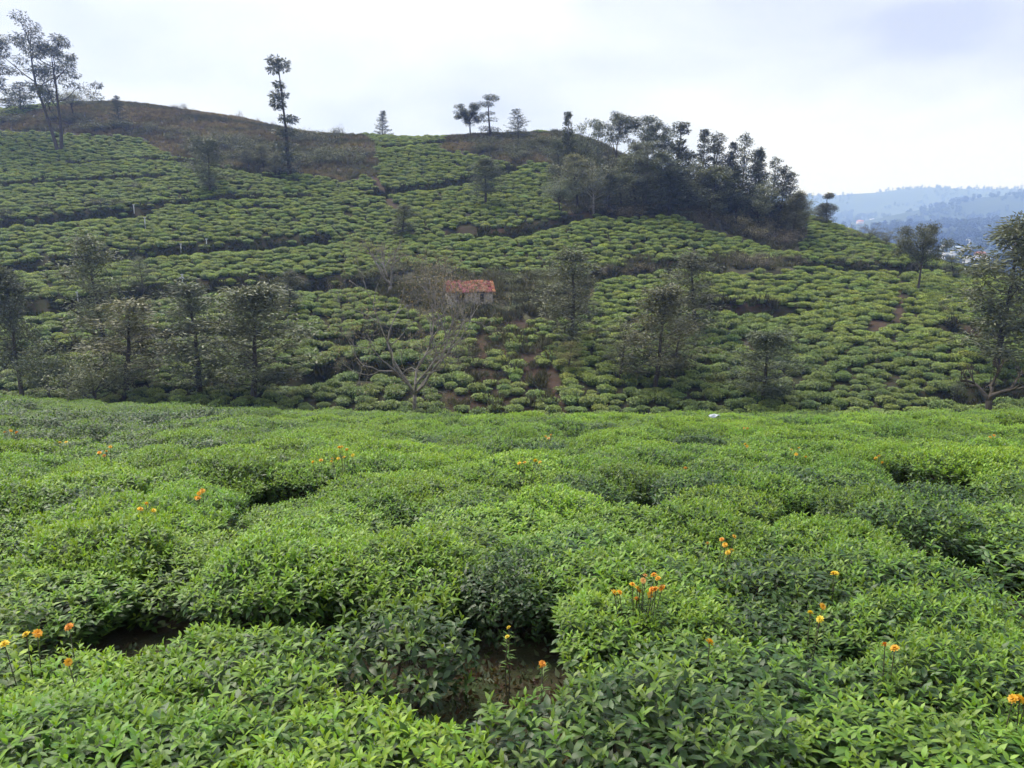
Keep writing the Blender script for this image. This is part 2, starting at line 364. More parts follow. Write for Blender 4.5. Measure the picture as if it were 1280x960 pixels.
def ground_mat():
    m, t = new_mat('plantation ground')
    a = nd(t, 'ShaderNodeAttribute', attribute_name='col'); s = nd(t, 'ShaderNodeSeparateColor'); t.links.new(a.outputs['Color'], s.inputs[0])
    g = nd(t, 'ShaderNodeNewGeometry')
    n1 = nd(t, 'ShaderNodeTexNoise'); n1.inputs['Scale'].default_value = 2.2; n1.inputs['Detail'].default_value = 9; n1.inputs['Roughness'].default_value = .65
    n2 = nd(t, 'ShaderNodeTexNoise'); n2.inputs['Scale'].default_value = .22; n2.inputs['Detail'].default_value = 5
    n3 = nd(t, 'ShaderNodeTexNoise'); n3.inputs['Scale'].default_value = 28; n3.inputs['Detail'].default_value = 5
    for n in (n1, n2, n3): t.links.new(g.outputs['Position'], n.inputs['Vector'])
    r1 = nd(t, 'ShaderNodeMapRange'); r1.inputs['From Min'].default_value = .35; r1.inputs['From Max'].default_value = .65; t.links.new(n1.outputs['Fac'], r1.inputs['Value'])
    r2 = nd(t, 'ShaderNodeMapRange'); r2.inputs['From Min'].default_value = .35; r2.inputs['From Max'].default_value = .65; t.links.new(n2.outputs['Fac'], r2.inputs['Value'])
    under = mixc(t, r1.outputs[0], (.050, .036, .024), (.032, .044, .018))
    redc = mixc(t, r1.outputs[0], (.092, .052, .038), (.044, .037, .025))
    hea = mixc(t, r1.outputs[0], (.082, .070, .056), (.066, .064, .044)); hea = mixc(t, r2.outputs[0], hea, (.078, .062, .052))
    gra = mixc(t, r1.outputs[0], (.085, .090, .048), (.120, .105, .070))
    c = mixc(t, s.outputs[1], under, hea); c = mixc(t, s.outputs[2], c, gra); c = mixc(t, s.outputs[0], c, redc)
    p = nd(t, 'ShaderNodeBsdfPrincipled'); p.inputs['Roughness'].default_value = .95; p.inputs['Specular IOR Level'].default_value = .15; t.links.new(c, p.inputs['Base Color'])
    b = nd(t, 'ShaderNodeBump'); b.inputs['Strength'].default_value = .6; b.inputs['Distance'].default_value = .06; t.links.new(n3.outputs['Fac'], b.inputs['Height']); t.links.new(b.outputs[0], p.inputs['Normal'])
    o = nd(t, 'ShaderNodeOutputMaterial'); t.links.new(p.outputs[0], o.inputs[0]); return m
nr = len(YS); idx = np.arange(nr * NC).reshape(nr, NC)
q = np.stack([idx[:-1, :-1], idx[:-1, 1:], idx[1:, 1:], idx[1:, :-1]], -1).reshape(-1, 4)
T = np.concatenate([q[:, [0, 1, 2]], q[:, [0, 2, 3]]])
gcol = np.stack([red.ravel(), heath.ravel(), grass.ravel(), np.ones(red.size)], -1)
tag(obj('ground', mesh_np('ground', np.stack([GX, GY, GZ], -1).reshape(-1, 3), T, ground_mat(), gcol)),
    'brown soil of the tea field and the hill rising behind it', 'ground', kind='structure')

# ------------------------------------------------------------------ far valley and blue ridges
FU = np.linspace(-300, 1900, 181); FR = 230 * (9000 / 230) ** np.linspace(0, 1, 150)
def far_v(u, r):
    """row of the photograph at which the far land stands at distance r"""
    w = (u - 1000) / 280
    knots = np.array([230, 420, 620, 800, 1000, 1300, 1700, 2100, 2600, 3300, 4200, 5200, 9000.])
    rows = [470 + 0 * u, 385 + 0 * u, 352 + 0 * u, 333 + 0 * u, 318 - 4 * w, 303 - 6 * w, 288 - 10 * w, 292 - 6 * w, 276 - 18 * w + 14 * np.cos(w * 3.5), 274 - 6 * w,
            np.interp(u, [-300, 600, 960, 1010, 1040, 1090, 1130, 1160, 1200, 1240, 1280, 1400, 1900], [262, 250, 248, 246, 247, 243, 238, 236, 238, 237, 235, 232, 240]),
            256 + 0 * u, 290 + 0 * u]
    R = np.stack(rows, 0); k = np.clip(np.searchsorted(knots, r) - 1, 0, len(knots) - 2)
    f = (np.log(r) - np.log(knots[k])) / (np.log(knots[k + 1]) - np.log(knots[k])); f = f * f * (3 - 2 * f)
    j = np.arange(R.shape[1]); return R[k, j] * (1 - f) + R[k + 1, j] * f
def far_point(u, r, rough=1.):
    u = np.asarray(u, float); r = np.asarray(r, float)
    P = ray(u, far_v(u, r)); P = P * (r / P[:, 1])[:, None]
    P[:, 2] += rough * r * .010 * (fbm(P[:, 0] / (r * .11), np.log(r) * 9, 55, 4) - .5) * np.clip((r - 500) / 900, 0, 1)
    return P
UU, RR = np.meshgrid(FU, FR); FP = far_point(UU.ravel(), RR.ravel())
def far_mat():
    m, t = new_mat('far slopes'); g = nd(t, 'ShaderNodeNewGeometry')
    n1 = nd(t, 'ShaderNodeTexNoise'); n1.inputs['Scale'].default_value = .006; n1.inputs['Detail'].default_value = 8; n1.inputs['Roughness'].default_value = .6
    t.links.new(g.outputs['Position'], n1.inputs['Vector'])
    n2 = nd(t, 'ShaderNodeTexNoise'); n2.inputs['Scale'].default_value = .05; n2.inputs['Detail'].default_value = 6; t.links.new(g.outputs['Position'], n2.inputs['Vector'])
    r = nd(t, 'ShaderNodeMapRange'); r.inputs['From Min'].default_value = .44; r.inputs['From Max'].default_value = .58; t.links.new(n1.outputs['Fac'], r.inputs['Value'])
    c = mixc(t, r.outputs[0], (.026, .042, .020), (.048, .072, .028)); c = mixc(t, n2.outputs['Fac'], c, (.045, .06, .03))
    p = nd(t, 'ShaderNodeBsdfPrincipled'); p.inputs['Roughness'].default_value = .95; p.inputs['Specular IOR Level'].default_value = .1; t.links.new(c, p.inputs['Base Color'])
    o = nd(t, 'ShaderNodeOutputMaterial'); t.links.new(p.outputs[0], o.inputs[0]); return m
idx = np.arange(UU.size).reshape(UU.shape)
q = np.stack([idx[:-1, :-1], idx[:-1, 1:], idx[1:, 1:], idx[1:, :-1]], -1).reshape(-1, 4)
tag(obj('far_hills', mesh_np('far_hills', FP, np.concatenate([q[:, [0, 1, 2]], q[:, [0, 2, 3]]]), far_mat())),
    'blue hazy ridge and wooded valley beyond the tea hill', 'hills', kind='structure')
#@@PART2
# ------------------------------------------------------------------ scatter: points that carry rotation, size and tint, instanced by geometry nodes
def scatter(name, P, rot, scl, tint, which, sources, label):
    me = bpy.data.meshes.new(name); me.vertices.add(len(P)); me.vertices.foreach_set('co', np.asarray(P, np.float32).ravel())
    for nm, ty, key, A in (('rot', 'FLOAT_VECTOR', 'vector', rot), ('scl', 'FLOAT_VECTOR', 'vector', scl), ('which', 'INT', 'value', which)):
        a = me.attributes.new(nm, ty, 'POINT'); a.data.foreach_set(key, np.asarray(A, np.int32 if ty == 'INT' else np.float32).ravel())
    a = me.attributes.new('tint', 'FLOAT_COLOR', 'POINT'); a.data.foreach_set('color', np.concatenate([np.asarray(tint, np.float32), np.ones((len(P), 1), np.float32)], 1).ravel())
    o = bpy.data.objects.new(name, me); link(o); tag(o, label, kind='stuff')
    g = bpy.data.node_groups.new(name + '_scatter', 'GeometryNodeTree')
    g.interface.new_socket('Geometry', in_out='INPUT', socket_type='NodeSocketGeometry'); g.interface.new_socket('Geometry', in_out='OUTPUT', socket_type='NodeSocketGeometry')
    N = g.nodes; L = g.links.new
    gi = N.new('NodeGroupInput'); go = N.new('NodeGroupOutput'); ip = N.new('GeometryNodeInstanceOnPoints'); jn = N.new('GeometryNodeJoinGeometry')
    for s in sources:
        oi = N.new('GeometryNodeObjectInfo'); oi.inputs['Object'].default_value = s; oi.transform_space = 'ORIGINAL'
        gt = N.new('GeometryNodeGeometryToInstance'); L(oi.outputs['Geometry'], gt.inputs[0]); L(gt.outputs[0], jn.inputs[0])
    def na(nm, ty):
        n = N.new('GeometryNodeInputNamedAttribute'); n.data_type = ty; n.inputs['Name'].default_value = nm; return n.outputs['Attribute']
    e2r = N.new('FunctionNodeEulerToRotation'); L(na('rot', 'FLOAT_VECTOR'), e2r.inputs[0])
    L(gi.outputs[0], ip.inputs['Points']); L(jn.outputs[0], ip.inputs['Instance']); ip.inputs['Pick Instance'].default_value = True
    L(na('which', 'INT'), ip.inputs['Instance Index']); L(e2r.outputs[0], ip.inputs['Rotation']); L(na('scl', 'FLOAT_VECTOR'), ip.inputs['Scale'])
    L(ip.outputs[0], go.inputs[0])
    md = o.modifiers.new('scatter', 'NODES'); md.node_group = g
    return o
def source(name, me): return bpy.data.objects.new(name, me)          # mesh carrier for scatter(), never linked to the scene

# ------------------------------------------------------------------ tea bushes of the near field
def rnd_unit(rng, n):
    v = rng.normal(size=(n, 3)); return v / np.linalg.norm(v, axis=1, keepdims=True)
def bush_table(rng, n, side, R, H):
    """points and outward normals on a plucked, flat-topped bush: 'side' is the share on its flanks"""
    ns = int(n * side); nt_ = n - ns
    th = rng.uniform(0, 2 * math.pi, n); lob = 1 + .10 * np.sin(3 * th + 1.1) + .08 * np.sin(5 * th + 2.7)
    rho = np.sqrt(rng.uniform(0, 1, nt_)); z1 = H * (.77 + .23 * (1 - rho ** 2.8))
    x1 = np.stack([rho * np.cos(th[:nt_]), rho * np.sin(th[:nt_])], -1) * (R * lob[:nt_])[:, None]
    z1 = z1 + .045 * (vnoise(x1[:, 0] * 4.2 + 30 * R, x1[:, 1] * 4.2, 3) - .5) * 2
    s1 = np.clip(rho ** 2.2 * .8, 0, 1)[:, None]; N1 = np.concatenate([x1 / (R + 1e-6) * s1, np.ones((nt_, 1))], 1)
    zz = rng.uniform(.22, .95, ns) ** .8; pr = 1.0 - .34 * (1 - zz) ** 1.3
    a = th[nt_:]; x2 = np.stack([np.cos(a), np.sin(a)], -1) * (R * lob[nt_:] * pr)[:, None]
    N2 = np.concatenate([np.stack([np.cos(a), np.sin(a)], -1), np.full((ns, 1), .25)], 1)
    P = np.concatenate([np.concatenate([x1, z1[:, None]], 1), np.concatenate([x2, (zz * H * .84)[:, None]], 1)])
    N = np.concatenate([N1, N2]); N /= np.linalg.norm(N, axis=1, keepdims=True); return P, N
UP = np.array([[0, 0, 1.]])
def make_bush(seed, n_old, n_shoot, inst=False, ls=.90):
    rng = np.random.default_rng(seed); R, H = .78, .74
    P, N = bush_table(rng, n_old, .36, R, H); P = P - N * (rng.uniform(0, 1, n_old) ** 1.4 * .20)[:, None]
    D = rnd_unit(rng, n_old) * [1, 1, .35] + N * .35; NN = N * .5 + UP * .8 + rnd_unit(rng, n_old) * .35
    L = rng.uniform(.065, .115, n_old) * ls; C = np.stack([rng.uniform(.1, 1, n_old), rng.uniform(0, 1, n_old), rng.uniform(0, 1, n_old), np.ones(n_old)], -1)
    V, T_, C_ = leaves(P, D, NN, L, L * .50, C, rng.uniform(.15, .5, n_old)); old = mesh_np('tea_foliage', V, T_, M['tea_old_i' if inst else 'tea_old'], C_)
    # young shoots: whorls of upright leaves standing proud of the plucking table
    S, SN = bush_table(rng, n_shoot, .10, R, H); k = 5
    ax = SN * .5 + UP + rnd_unit(rng, n_shoot) * .28; ax /= np.linalg.norm(ax, axis=1, keepdims=True)
    hh = rng.uniform(-.02, .065, n_shoot) ; base = S + ax * (hh - .03)[:, None]
    vig = rng.uniform(.65, 1.2, n_shoot); az0 = rng.uniform(0, 6.28, n_shoot); g = rng.uniform(0, 1, n_shoot); b = rng.uniform(0, 1, n_shoot)
    VV = []; TT_ = []; CC = []; off = 0
    A1 = np.cross(ax, [[.3, .9, .1]]); A1 /= np.linalg.norm(A1, axis=1, keepdims=True); A2 = np.cross(ax, A1)
    for j in range(k):
        az = az0 + j * 2.4; f = j / (k - 1)
        out = np.cos(az)[:, None] * A1 + np.sin(az)[:, None] * A2
        el = (.35 + .95 * f + rng.normal(0, .18, n_shoot))[:, None]
        D = out * np.cos(el) + ax * np.sin(el)
        L = ls * (.085 - .035 * f) * vig * rng.uniform(.85, 1.15, n_shoot)
        Nn = -out * np.sin(el) + ax * np.cos(el)
        col = np.stack([np.clip(.95 - .95 * f + rng.normal(0, .15, n_shoot), 0, 1), np.clip(g + rng.normal(0, .15, n_shoot), 0, 1), b, np.ones(n_shoot)], -1)
        V, T_, C_ = leaves(base + ax * (.012 * j), D, Nn, L, L * .48, col, .42)
        VV.append(V); TT_.append(T_ + off); CC.append(C_); off += len(V)
    new = mesh_np('tea_shoots', np.concatenate(VV), np.concatenate(TT_), M['tea_new_i' if inst else 'tea_new'], np.concatenate(CC))
    return old, new
def make_stems(seed):
    rng = np.random.default_rng(seed); b = MB()
    for i in range(9):
        a = rng.uniform(0, 6.28); r = rng.uniform(.3, .62); p0 = np.array([rng.normal(0, .05), rng.normal(0, .05), -.08])
        p3 = np.array([math.cos(a) * r, math.sin(a) * r, rng.uniform(.45, .6)]); p1 = p0 * .7 + p3 * .3 + rng.normal(0, .03, 3); p2 = p0 * .35 + p3 * .65 + rng.normal(0, .04, 3)
        b.tube([p0, p1, p2, p3], [.026, .019, .013, .007], 5)
        for j in range(3):
            q = p2 + rng.normal(0, .02, 3); e_ = q + np.array([rng.normal(0, .14), rng.normal(0, .14), rng.uniform(.05, .18)])
            b.tube([q, (q + e_) / 2 + rng.normal(0, .02, 3), e_], [.008, .006, .003], 3)
    return b.mesh('tea_stems', M['tea_stem'])
BUSH = [make_bush(11, 2900, 720), make_bush(12, 2900, 640), make_bush(13, 3000, 480), make_bush(14, 3100, 260), make_bush(15, 3200, 150), make_bush(16, 1000, 70, False, 1.4)]
STEMS = [make_stems(s) for s in (1, 2, 3)]

# places: a jittered lattice, with the gaps the photograph shows left free
NEAR_GAPS = [(556, 880, .66), (625, 845, .48), (590, 800, .30), (700, 905, .20), (165, 822, .60), (225, 800, .35), (120, 800, .3), (372, 636, .75), (405, 628, .5), (345, 625, .4), (632, 640, .5), (800, 652, .5), (1165, 624, .75), (1015, 676, .45), (1190, 722, .35),
             (1262, 772, .35), (20, 722, .35), (610, 535, .8), (1120, 560, .9), (880, 575, .7), (200, 540, .9), (330, 535, .8), (75, 570, .7), (460, 545, .6), (700, 560, .5), (1000, 540, .8), (960, 690, .25), (1265, 560, .6), (495, 690, .2)]
def cast_near(u, v, zo):
    r = ray(u, v); P = r[None] * (TT / r[1])[:, None]; h = P[:, 2] - lookup(P[:, 0], P[:, 1]) - zo
    return P[np.argmax(h < 0)]
gaps = [(*cast_near(u, v, .30)[:2], r) for u, v, r in NEAR_GAPS]
rng = np.random.default_rng(77)
S0 = 1.28; pts = []
for j in range(int(34 / (S0 * .87)) + 2):
    y = 1.9 + j * S0 * .87; n = int((.78 * y + 3) / S0) + 1
    for i in range(-n, n + 1):
        pts.append((i * S0 + (.5 * S0 if j % 2 else 0) + rng.normal(0, .17), y + rng.normal(0, .16)))
pts = np.array(pts)
pts = pts[(pts[:, 1] > 2.1) & (pts[:, 1] < 32.6 + 2 * (vnoise(pts[:, 0] / 5, pts[:, 0] * 0, 4) - .5))]
R_SC = np.clip(rng.normal(1.0, .10, len(pts)), .78, 1.22)
keep = np.ones(len(pts), bool)
for gx, gy, gr in gaps:                                          # push bushes out of a gap, drop those right in it
    d = pts - [gx, gy]; L = np.hypot(d[:, 0], d[:, 1]); need = gr + .80 * R_SC * .92
    bad = L < need; drop = bad & (L < gr * .62); keep &= ~drop
    mv = bad & ~drop & (L > 1e-3); sh = np.minimum(need - L, .42)
    pts[mv] += (d / L[:, None])[mv] * sh[mv, None]
    still = bad & ~drop; l2 = np.hypot(*(pts - [gx, gy]).T)
    R_SC = np.where(still & (l2 < need), np.clip((l2 - gr) / .74, .55, R_SC), R_SC); keep &= R_SC > .74
pts, R_SC = pts[keep], R_SC[keep]
solo = cast_near(497, 800, .62)                                  # the big-leaved bush that stands in the soil gap
far_from = np.hypot(*(pts - solo[:2]).T) > .95; pts, R_SC = pts[far_from], R_SC[far_from]
pz = lookup(pts[:, 0], pts[:, 1]); pu, pv = project(pts[:, 0], pts[:, 1], pz + .6)
vis = (pu > -230) & (pu < 1510); pts, R_SC, pz, pu, pv = pts[vis], R_SC[vis], pz[vis], pu[vis], pv[vis]
order = np.argsort(pts[:, 1]); pts, R_SC, pz, pu, pv = [a[order] for a in (pts, R_SC, pz, pu, pv)]
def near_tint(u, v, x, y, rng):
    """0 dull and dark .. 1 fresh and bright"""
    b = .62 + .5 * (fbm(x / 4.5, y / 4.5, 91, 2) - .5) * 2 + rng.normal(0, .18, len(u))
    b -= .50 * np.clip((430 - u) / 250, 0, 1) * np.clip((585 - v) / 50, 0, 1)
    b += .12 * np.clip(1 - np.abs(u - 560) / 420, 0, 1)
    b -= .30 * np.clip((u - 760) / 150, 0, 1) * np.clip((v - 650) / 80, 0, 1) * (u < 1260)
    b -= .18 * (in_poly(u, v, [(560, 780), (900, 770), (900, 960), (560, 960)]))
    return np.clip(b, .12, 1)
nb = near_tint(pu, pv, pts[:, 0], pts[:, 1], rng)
LBL = ['dark leathery tea bush with few young shoots in the near field', 'dull mid green tea bush with scattered young shoots in the near field',
       'green tea bush with an even flush of shoots in the near field', 'bright yellow-green tea bush thick with fresh shoots in the near field']
GRP = 'tea bushes of the near field'
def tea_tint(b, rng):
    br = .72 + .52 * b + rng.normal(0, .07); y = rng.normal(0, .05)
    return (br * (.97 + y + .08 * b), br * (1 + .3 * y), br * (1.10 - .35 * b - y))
first_seen = np.where((pu > -30) & (pu < 1310))[0]
solo_set = set(first_seen[:300].tolist()); rest = [i for i in range(len(pts)) if i not in solo_set]
LOOK = ['dark leathery', 'dull mid green', 'evenly flushed green', 'bright yellow-green']
LMK = [(560, 870, 'bordering the largest bare soil gap'), (165, 815, 'bordering the second bare soil gap'), (372, 632, 'beside the dark hollow with brown twigs'), (803, 735, 'under the large clump of orange marigolds'), (428, 572, 'at the broad patch of yellow marigolds'),
       (900, 674, 'by the loose orange and yellow marigolds'), (884, 797, 'around the single bright orange marigold'), (1118, 810, 'around the half-sunken orange marigold'), (1268, 868, 'by the cluster of golden marigolds'), (250, 618, 'around the tight knot of orange marigolds'),
       (1040, 713, 'around the close pair of golden marigolds'), (893, 521, 'by the white plastic scrap'), (1268, 525, 'around the gnarled dead tree'), (182, 634, 'around three faint yellow marigolds'), (990, 563, 'by the orange and yellow trio of marigolds'),
       (632, 640, 'beside the small round dark hole'), (1165, 624, 'above the wide dark hollow'), (1020, 769, 'by the row of three small yellow marigolds'), (22, 797, 'by the three marigolds near the second gap'), (1098, 573, 'by the peach marigolds'), (130, 566, 'by the row of faint orange marigolds'), (652, 578, 'by the scattered yellow marigolds')]
LMP = np.array([cast_near(u, v, .7)[:2] for u, v, _ in LMK])
def bush_label(x, y, b):
    k = 0 if b < .30 else 1 if b < .50 else 2 if b < .75 else 3; d = np.hypot(LMP[:, 0] - x, LMP[:, 1] - y); j = int(np.argmin(d))
    return f'{LOOK[k]} tea bush {LMK[j][2]}' if d[j] < 1.25 else LBL[k]
def put_bush(x, y, z, b, sc_, rz, variant, label, hz=1.0, group=GRP, rng=rng):
    t = thing('tea_bush', label, 'tea bush', (x, y, z - .02), rz, group); t.scale = (sc_, sc_, hz)
    ti = tea_tint(b, rng); o, n = BUSH[variant]
    tag(obj('foliage', o, t, tint=ti), kind='stuff'); tag(obj('young_shoots', n, t, tint=ti), kind='stuff'); obj('stems', STEMS[variant % 3], t)
    return t
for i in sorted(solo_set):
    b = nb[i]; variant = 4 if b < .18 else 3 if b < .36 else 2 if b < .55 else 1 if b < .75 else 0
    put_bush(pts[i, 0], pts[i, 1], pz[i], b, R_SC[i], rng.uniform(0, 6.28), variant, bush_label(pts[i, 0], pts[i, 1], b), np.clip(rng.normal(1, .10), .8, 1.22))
t = put_bush(solo[0], solo[1], lookup(solo[0], solo[1]), -.1, .70, .4, 5, 'low dark tea bush with large leaves beside the bare soil gap', .95, group=None)
if 'group' in t: del t['group']
RB = [make_bush(21, 1700, 430, True), make_bush(22, 1700, 200, True)]
RS = []
for k, (a, b) in enumerate(RB):                                  # one mesh for each massed bush: leaves and shoots together
    me = bpy.data.meshes.new('massed_bush')
    import bmesh
    bm = bmesh.new(); bm.from_mesh(a); n0 = len(bm.faces); bm.from_mesh(b)
    bm.faces.ensure_lookup_table()
    for f in bm.faces[n0:]: f.material_index = 1
    bm.to_mesh(me); bm.free(); me.materials.append(M['tea_old_i']); me.materials.append(M['tea_new_i']); RS.append(source('massed_bush', me))
if rest:
    r_ = np.array(rest); nn = len(r_)
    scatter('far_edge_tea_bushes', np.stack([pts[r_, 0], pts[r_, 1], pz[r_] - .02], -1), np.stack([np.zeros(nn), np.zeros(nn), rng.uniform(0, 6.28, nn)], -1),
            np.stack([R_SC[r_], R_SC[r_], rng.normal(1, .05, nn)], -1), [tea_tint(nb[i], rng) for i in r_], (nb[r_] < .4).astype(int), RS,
            'tea bushes massed along the far edge of the near field')

# ------------------------------------------------------------------ tea on the hill: thousands of bushes, one mass
def hill_bush(seed, share_old):
    rng = np.random.default_rng(seed); n = 620; P, N = bush_table(rng, n, .26, .80, .72)
    P = P - N * (rng.uniform(0, 1, n) ** 2 * .12)[:, None]; P[:, 2] += .08 * (vnoise(P[:, 0] * 3 + seed, P[:, 1] * 3, 8) - .5)
    D = rnd_unit(rng, n) * [1, 1, .5] + N * .55; L = rng.uniform(.11, .20, n)
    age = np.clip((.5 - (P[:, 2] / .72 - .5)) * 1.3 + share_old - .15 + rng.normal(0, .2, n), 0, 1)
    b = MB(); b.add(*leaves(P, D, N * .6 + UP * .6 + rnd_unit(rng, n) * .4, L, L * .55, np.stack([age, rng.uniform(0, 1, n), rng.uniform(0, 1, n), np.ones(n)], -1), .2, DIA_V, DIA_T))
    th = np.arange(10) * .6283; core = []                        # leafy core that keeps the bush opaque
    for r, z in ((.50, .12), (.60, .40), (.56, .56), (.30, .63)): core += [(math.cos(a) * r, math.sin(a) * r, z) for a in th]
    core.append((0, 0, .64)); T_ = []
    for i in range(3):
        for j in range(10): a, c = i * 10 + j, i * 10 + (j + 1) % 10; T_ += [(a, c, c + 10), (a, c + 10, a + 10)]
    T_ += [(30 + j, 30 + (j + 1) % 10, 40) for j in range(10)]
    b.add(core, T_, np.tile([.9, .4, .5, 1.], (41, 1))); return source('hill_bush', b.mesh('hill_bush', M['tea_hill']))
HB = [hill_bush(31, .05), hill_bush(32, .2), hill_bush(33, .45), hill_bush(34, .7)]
rng = np.random.default_rng(5)
S1 = 1.13; P = []
yy = 46.0
while yy < 225:
    n = int((.74 * yy + 10) / S1); xs = (np.arange(-n, n + 1) + rng.uniform(-.5, .5)) * S1
    P.append(np.stack([xs + rng.normal(0, .21, len(xs)), yy + rng.normal(0, .24, len(xs)) + 1.6 * (vnoise(xs / 16, xs * 0 + yy / 9, 61) - .5)], -1)); yy += 1.09
P = np.concatenate(P); Z = lookup(P[:, 0], P[:, 1]); U, V = project(P[:, 0], P[:, 1], Z + .4)
J = 9 * (vnoise(P[:, 0] / 3, P[:, 1] / 3, 17) - .5); ok = (U > -120) & (U < 1400)
for z in (Z_HEATH, Z_CREST, Z_GROVE, Z_BRUSH, Z_HUT): ok &= ~in_poly(U + J, V + J * .5, z)
for z in Z_BARE: ok &= ~in_poly(U + J * .2, V + J * .2, z)
ok &= ~(in_poly(U + 3 * J, V + J, Z_GULLY) & (vnoise(P[:, 0] / 1.3, P[:, 1] / 1.3, 23) < .47))
for w, (line, h) in zip(TW, TERR):
    d, sd = seg_dist(P[:, 0], P[:, 1], w); ok &= ~((d < (.9 + .45 * h if h > .5 else .6)) & (sd < .2)); ok &= ~((d < .4) & (sd >= .2))
ok &= rng.uniform(0, 1, len(P)) > .035 + .10 * (fbm(P[:, 0] / 7, P[:, 1] / 7, 29, 2) > .62)
P, Z, U, V = P[ok], Z[ok], U[ok], V[ok]; n = len(P)
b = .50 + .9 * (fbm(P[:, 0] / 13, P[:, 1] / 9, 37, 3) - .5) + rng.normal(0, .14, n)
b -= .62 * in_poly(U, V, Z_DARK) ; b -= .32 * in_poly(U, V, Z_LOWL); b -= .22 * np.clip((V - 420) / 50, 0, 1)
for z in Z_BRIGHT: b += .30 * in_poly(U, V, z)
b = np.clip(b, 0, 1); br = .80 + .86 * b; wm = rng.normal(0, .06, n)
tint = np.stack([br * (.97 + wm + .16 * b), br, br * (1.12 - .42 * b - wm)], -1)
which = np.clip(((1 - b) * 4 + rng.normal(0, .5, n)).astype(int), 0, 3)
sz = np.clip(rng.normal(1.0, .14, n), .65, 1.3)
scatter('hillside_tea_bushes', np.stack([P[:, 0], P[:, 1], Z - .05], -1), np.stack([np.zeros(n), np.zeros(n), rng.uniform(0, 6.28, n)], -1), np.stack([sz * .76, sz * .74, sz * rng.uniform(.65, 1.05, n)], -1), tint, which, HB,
        'rows of clipped tea bushes covering the whole facing hillside')

# ------------------------------------------------------------------ grass, weeds and litter
def tuft(name, seed, n, h, spread, mat, wid=.02, lay=.45):
    rng = np.random.default_rng(seed); Pp = np.concatenate([rng.normal(0, spread, (n, 2)), np.zeros((n, 1))], 1)
    D = rnd_unit(rng, n) * [lay, lay, .4] + UP * .9; L = rng.uniform(.5, 1, n) * h
    b = MB(); b.add(*leaves(Pp, D, rnd_unit(rng, n), L, wid * h / .4, np.stack([rng.uniform(0, 1, n)] * 3 + [np.ones(n)], -1), .35, DIA_V, DIA_T)); return source(name, b.mesh(name, mat))
M['grass_i'] = leaf_mat('dry hill grass', (.22, .19, .11), (.085, .095, .045), .35, .7, .2, inst=True)
M['weed_i'] = leaf_mat('low weed', (.10, .16, .04), (.07, .06, .035), .35, .6, .25, inst=True)
TU = [tuft('grass_tuft', 1, 34, .75, .26, M['grass_i'], .05), tuft('grass_tuft', 2, 26, 1.0, .2, M['grass_i'], .045)]
P = np.stack([rng.uniform(-190, 190, 200000), rng.uniform(50, 235, 200000)], -1); P = P[np.abs(P[:, 0]) < .74 * P[:, 1] + 8]
Z = lookup(P[:, 0], P[:, 1]); U, V = project(P[:, 0], P[:, 1], Z); J = 12 * (vnoise(P[:, 0] / 3, P[:, 1] / 3, 17) - .5)
inh = in_poly(U + J, V + J * .4, Z_HEATH) | in_poly(U + J, V + J * .4, Z_CREST); ing = in_poly(U + J, V + J * .4, Z_GROVE) | in_poly(U + J, V + J * .4, Z_BRUSH) | in_poly(U + J, V + J * .4, Z_HUT)
near_t = np.zeros(len(P), bool)
for w in TW: d, sd = seg_dist(P[:, 0], P[:, 1], w); near_t |= d < .9
ing2 = in_poly(U + J, V + J * .4, Z_GULLY)
ok = (ing2 & (rng.uniform(0, 1, len(P)) < .30)) | (inh & (rng.uniform(0, 1, len(P)) < .9)) | (ing & (rng.uniform(0, 1, len(P)) < .5)) | (near_t & (rng.uniform(0, 1, len(P)) < .4)); trk = (near_t & ~inh & ~ing)[ok]; P, Z, inh = P[ok], Z[ok], inh[ok]; n = len(P)
tv = rng.uniform(.6, 1.15, n) * (.7 + .6 * vnoise(P[:, 0] / 8, P[:, 1] / 8, 3)); tv = np.where(trk, tv * .55, tv); hv = fbm(P[:, 0] / 9, P[:, 1] / 5, 83, 3); tv = np.where(inh, tv * (.55 + 1.1 * hv), tv); gn = np.where(inh, np.clip((hv - .5) * 1.2, -.12, .10), 0); tint = np.stack([tv * np.where(inh, 1.10 + gn, .80), tv * np.where(inh, 1.10, .88), tv * np.where(inh, 1.22, .92)], -1)
s_ = rng.uniform(.6, 1.3, n) * np.where(inh, .8, 1.15)
scatter('hill_grass', np.stack([P[:, 0], P[:, 1], Z], -1), np.stack([np.zeros(n)] * 2 + [rng.uniform(0, 6.28, n)], -1), np.stack([s_, s_, s_], -1), tint, rng.integers(0, 2, n), TU, 'rough dry grass on the hilltop, banks and waste ground')
